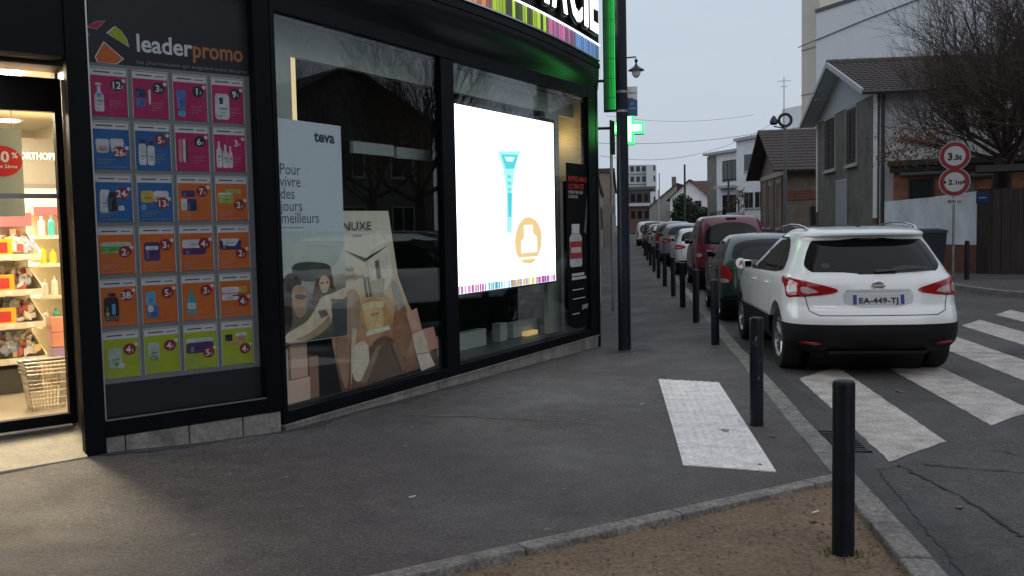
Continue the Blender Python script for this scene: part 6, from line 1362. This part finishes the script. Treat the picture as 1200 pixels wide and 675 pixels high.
pl = thing('street_plaque', 'small blue street name plaque on the end post of the white wall', 'sign', FG.pt(LG + .2, .05, 1.9))
part('plate', MB().fbox(FG, LG - .02, LG + .44, .041, .055, 1.93, 2.24), mat('plaque_navy', (.012, .035, .14), .4), pl, bevel=.004); part('plate_print', MB().fbox(FG, LG + .08, LG + .34, .0551, .057, 2.07, 2.10), mat('plaque_print', (.35, .38, .45), .5), pl)
GA = thing('garage', 'low orange brown outbuilding with flat dark roof behind the white wall', 'building', (10, 29.5, 0))
FGa = Frame((8.35, 30.9), (.92, -.39))
part('wall', MB().fbox(FGa, 0, 12, -3.2, 0, -.1, 3.15), mat('shed_orange', (.27, .115, .065), .85, var=.3, vscale=3), GA); part('roof', MB().fbox(FGa, -.15, 12.2, -3.2, .25, 3.2, 3.38), mat('felt_roof', (.045, .042, .04), .8), GA)
part('fascia', MB().fbox(FGa, -.1, 12.1, .02, .18, 3.02, 3.2), M_brown, GA)
window(GA, FGa, .5, 1.1, 2.15, 2.75, .02, frame=M_brown, mull=0, pane=M_dark); part('pipe', MB().path([FGa.pt(.2, .1, 2.95), FGa.pt(1.6, .12, 2.95), FGa.pt(1.8, .12, 2.8), FGa.pt(3.2, .12, 2.85)], .07, 8), mat('pipe_grey', (.10, .105, .11), .5), GA)
part('render_panel', MB().fbox(FGa, 1.45, 2.3, .0, .03, 2.0, 2.95), mat('grey_render2', (.15, .155, .15), .85, var=.15), GA)
GT = thing('wooden_gate', 'dark brown boarded gate and porch beside the white wall', 'gate', (10.6, 26.5, 0))
FGt = Frame(FG.pt(LG + .46, -.05, 0)[:2], (.93, -.37))
for k in range(8): part('board', MB().fbox(FGt, k * .22, k * .22 + .205, -.06, 0, .05, 2.3 + .02 * (k % 2)), M_brown, GT)
part('gate_post', MB().fbox(FGt, 1.78, 2.05, -.2, .05, 0, 2.7), M_brown, GT); part('porch_beam', MB().fbox(FGt, -.4, 6, -.8, .3, 2.75, 2.92), mat('felt_roof', (.045, .042, .04), .8), GT)
part('dark_bay', MB().fbox(FGt, 2.05, 6, -1.2, -1.0, 0, 2.75), M_brown, GT); part('step', MB().fbox(FGt, 2.1, 4, -.2, .4, .05, .18), M_kerb, GT)
# fence above the garage roof
FE = thing('slat_fence', 'dark vertical slat fence above the outbuilding at the right edge', 'fence', FGa.pt(5, -1.2, 3.4))
for k in range(26): part('slat', MB().fbox(FGa, 3.0 + k * .16, 3.0 + k * .16 + .11, -1.22, -1.19, 3.38, 4.9), M_brown if k % 3 else mat('slat_grey', (.07, .065, .062), .7), FE)
part('rail', MB().fbox(FGa, 3.0, 7.2, -1.26, -1.225, 3.7, 3.78).fbox(FGa, 3.0, 7.2, -1.26, -1.225, 4.5, 4.58), M_brown, FE)
# pale panel fence before the white block
PF = thing('panel_fence', 'pale panel fence between the maroon van roof and the brick house', 'fence', (7.6, 62, 0))
for k in range(8): part('panel', MB().box(7.0, 7.06, 58.6 + k * 1.2, 59.77 + k * 1.2, 0, 2.05), mat('fence_pale', (.36, .39, .40), .7), PF)
for k in range(9): part('fence_post', MB().box(6.98, 7.10, 58.5 + k * 1.2, 58.6 + k * 1.2, 0, 2.15), M_trim, PF)
RLG = thing('railing', 'dark iron railing in front of the white block', 'railing', (7.5, 78, 0))
part('rail', MB().tube((6.9, 70, 2.3), (7.6, 88, 2.3), .04).tube((6.9, 70, 1.4), (7.6, 88, 1.4), .03), M_black, RLG)
for k in range(10): part('baluster', MB().tube((6.9 + .07 * k, 70 + 1.9 * k, 0), (6.9 + .07 * k, 70 + 1.9 * k, 2.4), .03), M_black, RLG)

# ================================================================== trees and shrubs
M_bark = mat('bark', (.055, .042, .036), .9, var=.3, vscale=8, bump=.5, bscale=30); M_twig = mat('twig', (.070, .050, .044), .9)
def bare_tree(name, label, base, trunk_h, r0, limbs, seed, reach=4.6, top=1.0, density=1.0, group=None, lean=(0, 0), wig=.09, thick=1., up=.09, el0=.25, el1=1.0):
    rr = random.Random(seed); T_ = thing(name, label, 'tree', base, group=group)
    tr, cr_ = MB(), MB(); b = Vector(base)
    p = b - Vector((0, 0, .2)); prev_r = r0 * 1.25; last = p
    for k in range(6):
        q = b + Vector((lean[0] * (k + 1) / 6 + rr.uniform(-.04, .04), lean[1] * (k + 1) / 6 + rr.uniform(-.04, .04), trunk_h * (k + 1) / 6)); r = r0 * (1 - .05 * k)
        tr.tube(last, q, prev_r, r, 12, cap=False); last, prev_r = q, r
    def shoot(p, d, L_, r, lvl):
        n = 5 if lvl < 2 else 4; seg = L_ / n; pts = [p]
        for i in range(n):
            d = (d + Vector((rr.uniform(-wig, wig), rr.uniform(-wig, wig), rr.uniform(-.05, .08) + up))).normalized()
            q = pts[-1] + d * seg; ra = r * (1 - .75 * i / n); rb = r * (1 - .75 * (i + 1) / n)
            (tr if lvl == 0 else cr_).tube(pts[-1], q, ra, rb, 7 if lvl == 0 else 4 if lvl == 1 else 3, cap=False); pts.append(q)
            if lvl < 3:
                cnt = [2, 2, 1][lvl] if i else (1 if lvl else 0)
                if lvl == 2 and rr.random() > density: cnt = 0
                for _ in range(cnt + (1 if rr.random() < .35 * density else 0)):
                    az = rr.uniform(0, 6.283); sd = d.orthogonal().normalized(); sd = sd * math.cos(az) + d.cross(sd) * math.sin(az)
                    nd = (d * rr.uniform(.7, 1.1) + sd * rr.uniform(.45, .95) + Vector((0, 0, .22 * top))).normalized()
                    shoot(q, nd, L_ * rr.uniform(.42, .68), rb * .62 + .003, lvl + 1)
    for k in range(limbs):
        az = 6.283 * k / limbs + rr.uniform(-.25, .25); el = rr.uniform(el0, el1)
        shoot(last + Vector((0, 0, rr.uniform(-.5, .1))), Vector((math.cos(az) * math.cos(el), math.sin(az) * math.cos(el), math.sin(el))), reach * rr.uniform(.75, 1.05) * (1. if el0 > .2 else .62 + .5 * math.sin(el)), r0 * rr.uniform(.30, .42) * thick, 0)
    part('trunk', tr, M_bark, T_, smooth=True); part('crown', cr_, M_twig, T_, kind=None)
    return T_
t1 = bare_tree('bare_tree', 'large bare tree with dense upswept twigs behind the white wall', (10.2, 27.2, 0), 3.3, .30, 18, 5, reach=3.75, density=1.0, thick=.62, wig=.075, up=.05, el0=.12, el1=1.35, top=.5)
# withered leaves still hanging on low twigs
def leaf_cloud(center, rad, n, m, seed, size=.09):
    rr = random.Random(seed); mb = MB()
    for _ in range(n):
        v = Vector((rr.gauss(0, .5) * rad[0], rr.gauss(0, .5) * rad[1], rr.gauss(0, .5) * rad[2])) + Vector(center)
        a = Vector((rr.uniform(-1, 1), rr.uniform(-1, 1), rr.uniform(-1, 1))).normalized(); b = a.orthogonal().normalized(); s = size * rr.uniform(.6, 1.3)
        mb.add([v - a * s, v + b * s * .5, v + a * s, v - b * s * .5], [(0, 1, 2, 3)])
    return mb
M_autumn = mat('autumn_leaf', (.13, .065, .032), .8, var=.5, vscale=6)
lc = leaf_cloud((7.9, 26.6, 3.75), (.9, .6, .32), 420, M_autumn, 2, .055); lc.v += []
l2 = leaf_cloud((7.3, 26.7, 3.3), (.6, .5, .38), 300, M_autumn, 3, .055); o_ = len(lc.v); lc.v += l2.v; lc.f += [tuple(i + o_ for i in f) for f in l2.f]
l2 = leaf_cloud((8.4, 26.5, 3.2), (.6, .5, .25), 220, M_autumn, 8, .05); o_ = len(lc.v); lc.v += l2.v; lc.f += [tuple(i + o_ for i in f) for f in l2.f]
l2 = leaf_cloud((10.2, 26.9, 3.6), (1.6, .9, .7), 200, M_autumn, 9, .05); o_ = len(lc.v); lc.v += l2.v; lc.f += [tuple(i + o_ for i in f) for f in l2.f]
part('withered_leaves', lc, M_autumn, t1, kind='stuff')
bare_tree('bare_tree', 'bare street tree out to the right of the houses', (14.5, 20.6, .05), 2.6, .2, 7, 11, reach=3.6, density=.6, group='trees right of the view')
bare_tree('bare_tree', 'bare street tree farther right along the side street', (18.5, 21.4, .05), 2.8, .2, 7, 12, reach=3.6, density=.6, group='trees right of the view')
bare_tree('bare_tree', 'bare tree on the near corner of the side street', (12.6, 8.6, .05), 2.4, .18, 7, 13, reach=3.4, density=.5, group='trees right of the view')
def bush(label, c, rad, n, seed, m, size=.12, name='shrub'):
    t = thing(name, label, 'shrub', (c[0], c[1], 0)); rr = random.Random(seed); mb = MB(); lobes = [(Vector(c) + Vector((rr.uniform(-.55, .55) * rad[0], rr.uniform(-.55, .55) * rad[1], rr.uniform(-.5, .55) * rad[2])), rr.uniform(.35, .6)) for _ in range(9)]
    for _ in range(n):
        o, k = lobes[rr.randrange(9)]; d = Vector((rr.gauss(0, 1), rr.gauss(0, 1), rr.gauss(0, 1))).normalized() * (rr.random() ** .4) * k
        v = o + Vector((d.x * rad[0], d.y * rad[1], d.z * rad[2]))
        if v.z < .05: continue
        a = Vector((rr.uniform(-1, 1), rr.uniform(-1, 1), rr.uniform(-1, 1))).normalized(); b = a.orthogonal().normalized(); s = size * rr.uniform(.6, 1.3)
        mb.add([v - a * s, v + b * s * .5, v + a * s, v - b * s * .5], [(0, 1, 2, 3)])
    part('crown', mb, m, t); part('trunk', MB().tube((c[0], c[1], -.1), (c[0], c[1], c[2]), .10, .06), M_bark, t)
    return t
M_ever = mat('evergreen', (.030, .055, .026), .7, var=.4, vscale=1.5); M_ivy = mat('ivy_dark', (.020, .030, .016), .7, var=.4, vscale=2)
bush('rounded green shrub in front of the white houses far down the street', (6.15, 92, 2.5), (2.1, 2.2, 1.9), 5200, 31, M_ever, .17)
bush('dark ivy bush hanging at the far right edge beside the porch', (11.15, 25.7, 2.2), (.8, .7, 1.6), 3600, 32, M_ivy, .07)
bush('thin scrubby bush before the white block windows', (9.0, 78, 3.2), (1.4, 1.0, 1.2), 260, 33, mat('scrub', (.06, .045, .03), .8), .12)
# unseen houses added beyond the right edge to darken the shop glass reflections
for (x, y, w, d, h, lab) in ((26, 20.5, 9, 10, 6.2, 'beige rendered house added out of view on the side street'), (15, -6, 10, 12, 6.5, 'grey rendered house added out of view behind the corner')):
    hh = thing('unseen_house', lab, 'house', (x, y, 0), group='houses added outside the view')
    part('wall', MB().box(x, x + d, y, y + w, -.1, h), mat('side_render', (.16, .15, .14), .9, var=.15), hh)
    FX = Frame((x, y + w), (0, -1)); FX.n = Vector((-1, 0))
    for zz in (1.0, 3.9):
        for s in (1.2, 3.8, 6.4): window(hh, FX, s, s + 1.1, zz, zz + 1.5, .02)
    tiled_roof((x - .4, y - .4, h - .1), (x + d, y - .4, h - .1), (x + d, y + w / 2, h + 2.4), (x - .4, y + w / 2, h + 2.4), M_tile, hh, step=.8, wave=.8); tiled_roof((x + d, y + w + .4, h - .1), (x - .4, y + w + .4, h - .1), (x - .4, y + w / 2, h + 2.4), (x + d, y + w / 2, h + 2.4), M_tile, hh, step=.8, wave=.8)
    part('gable', MB().add([(x, y, h), (x, y + w, h), (x, y + w / 2, h + 2.3), (x + .2, y, h), (x + .2, y + w, h), (x + .2, y + w / 2, h + 2.3)], [(0, 2, 1), (3, 4, 5), (0, 1, 4, 3), (1, 2, 5, 4), (2, 0, 3, 5)]), mat('side_render', (.16, .15, .14), .9), hh)

# buildings on the left beyond the corner, plus an unseen block added behind the camera to darken what cars and glass mirror
for (pts, h, lab, c) in (([(-1.25, 31), (-2.3, 47.5), (-12, 47.5), (-12, 33)], 9.0, 'tall grey house hidden behind the shop on the left', (.20, .18, .16)), ([(-1.15, 74), (-1.6, 128), (-14, 128), (-14, 74)], 5.6, 'brownish terrace at the far left end of the street', (.22, .18, .14))):
    hh = thing('terrace_house', lab, 'house', (pts[0][0], pts[0][1], 0)); part('wall', MB().prism(pts, -.2, h), mat('terrace_%d' % int(h), c, .9, var=.25, vscale=.8), hh)
    part('roof', MB().prism([(pts[0][0] + .2, pts[0][1] - .2), (pts[1][0] + .2, pts[1][1] + .2), (pts[2][0], pts[2][1] + .2), (pts[3][0], pts[3][1] - .2)], h, h + .3), M_tile, hh)
    a, b_ = Vector(pts[0]), Vector(pts[1]); FX = Frame(a, b_ - a); n = int((b_ - a).length / 3)
    for k in range(n):
        for zz in np.arange(1.0, h - 1.8, 2.9): window(hh, FX, .8 + k * 3, 2.0 + k * 3, zz, zz + 1.5, .02)
bb = thing('unseen_block', 'unseen brick apartment block added behind the camera to darken reflections', 'building', (0, -18, 0), group='houses added outside the view')
part('wall', MB().box(-26, 8, -28, -17, -.1, 13), mat('unseen_block_brick', (.10, .075, .06), .9, var=.2, vscale=.7), bb); part('roof', MB().box(-26.4, 8.4, -28.4, -16.6, 13, 13.5), M_tile, bb)
FX = Frame((8, -17), (-1, 0)); FX.n = Vector((0, 1))
for k in range(10):
    for zz in (1.2, 4.2, 7.2, 10.2): window(bb, FX, 1.2 + k * 3.3, 2.5 + k * 3.3, zz, zz + 1.6, .02)
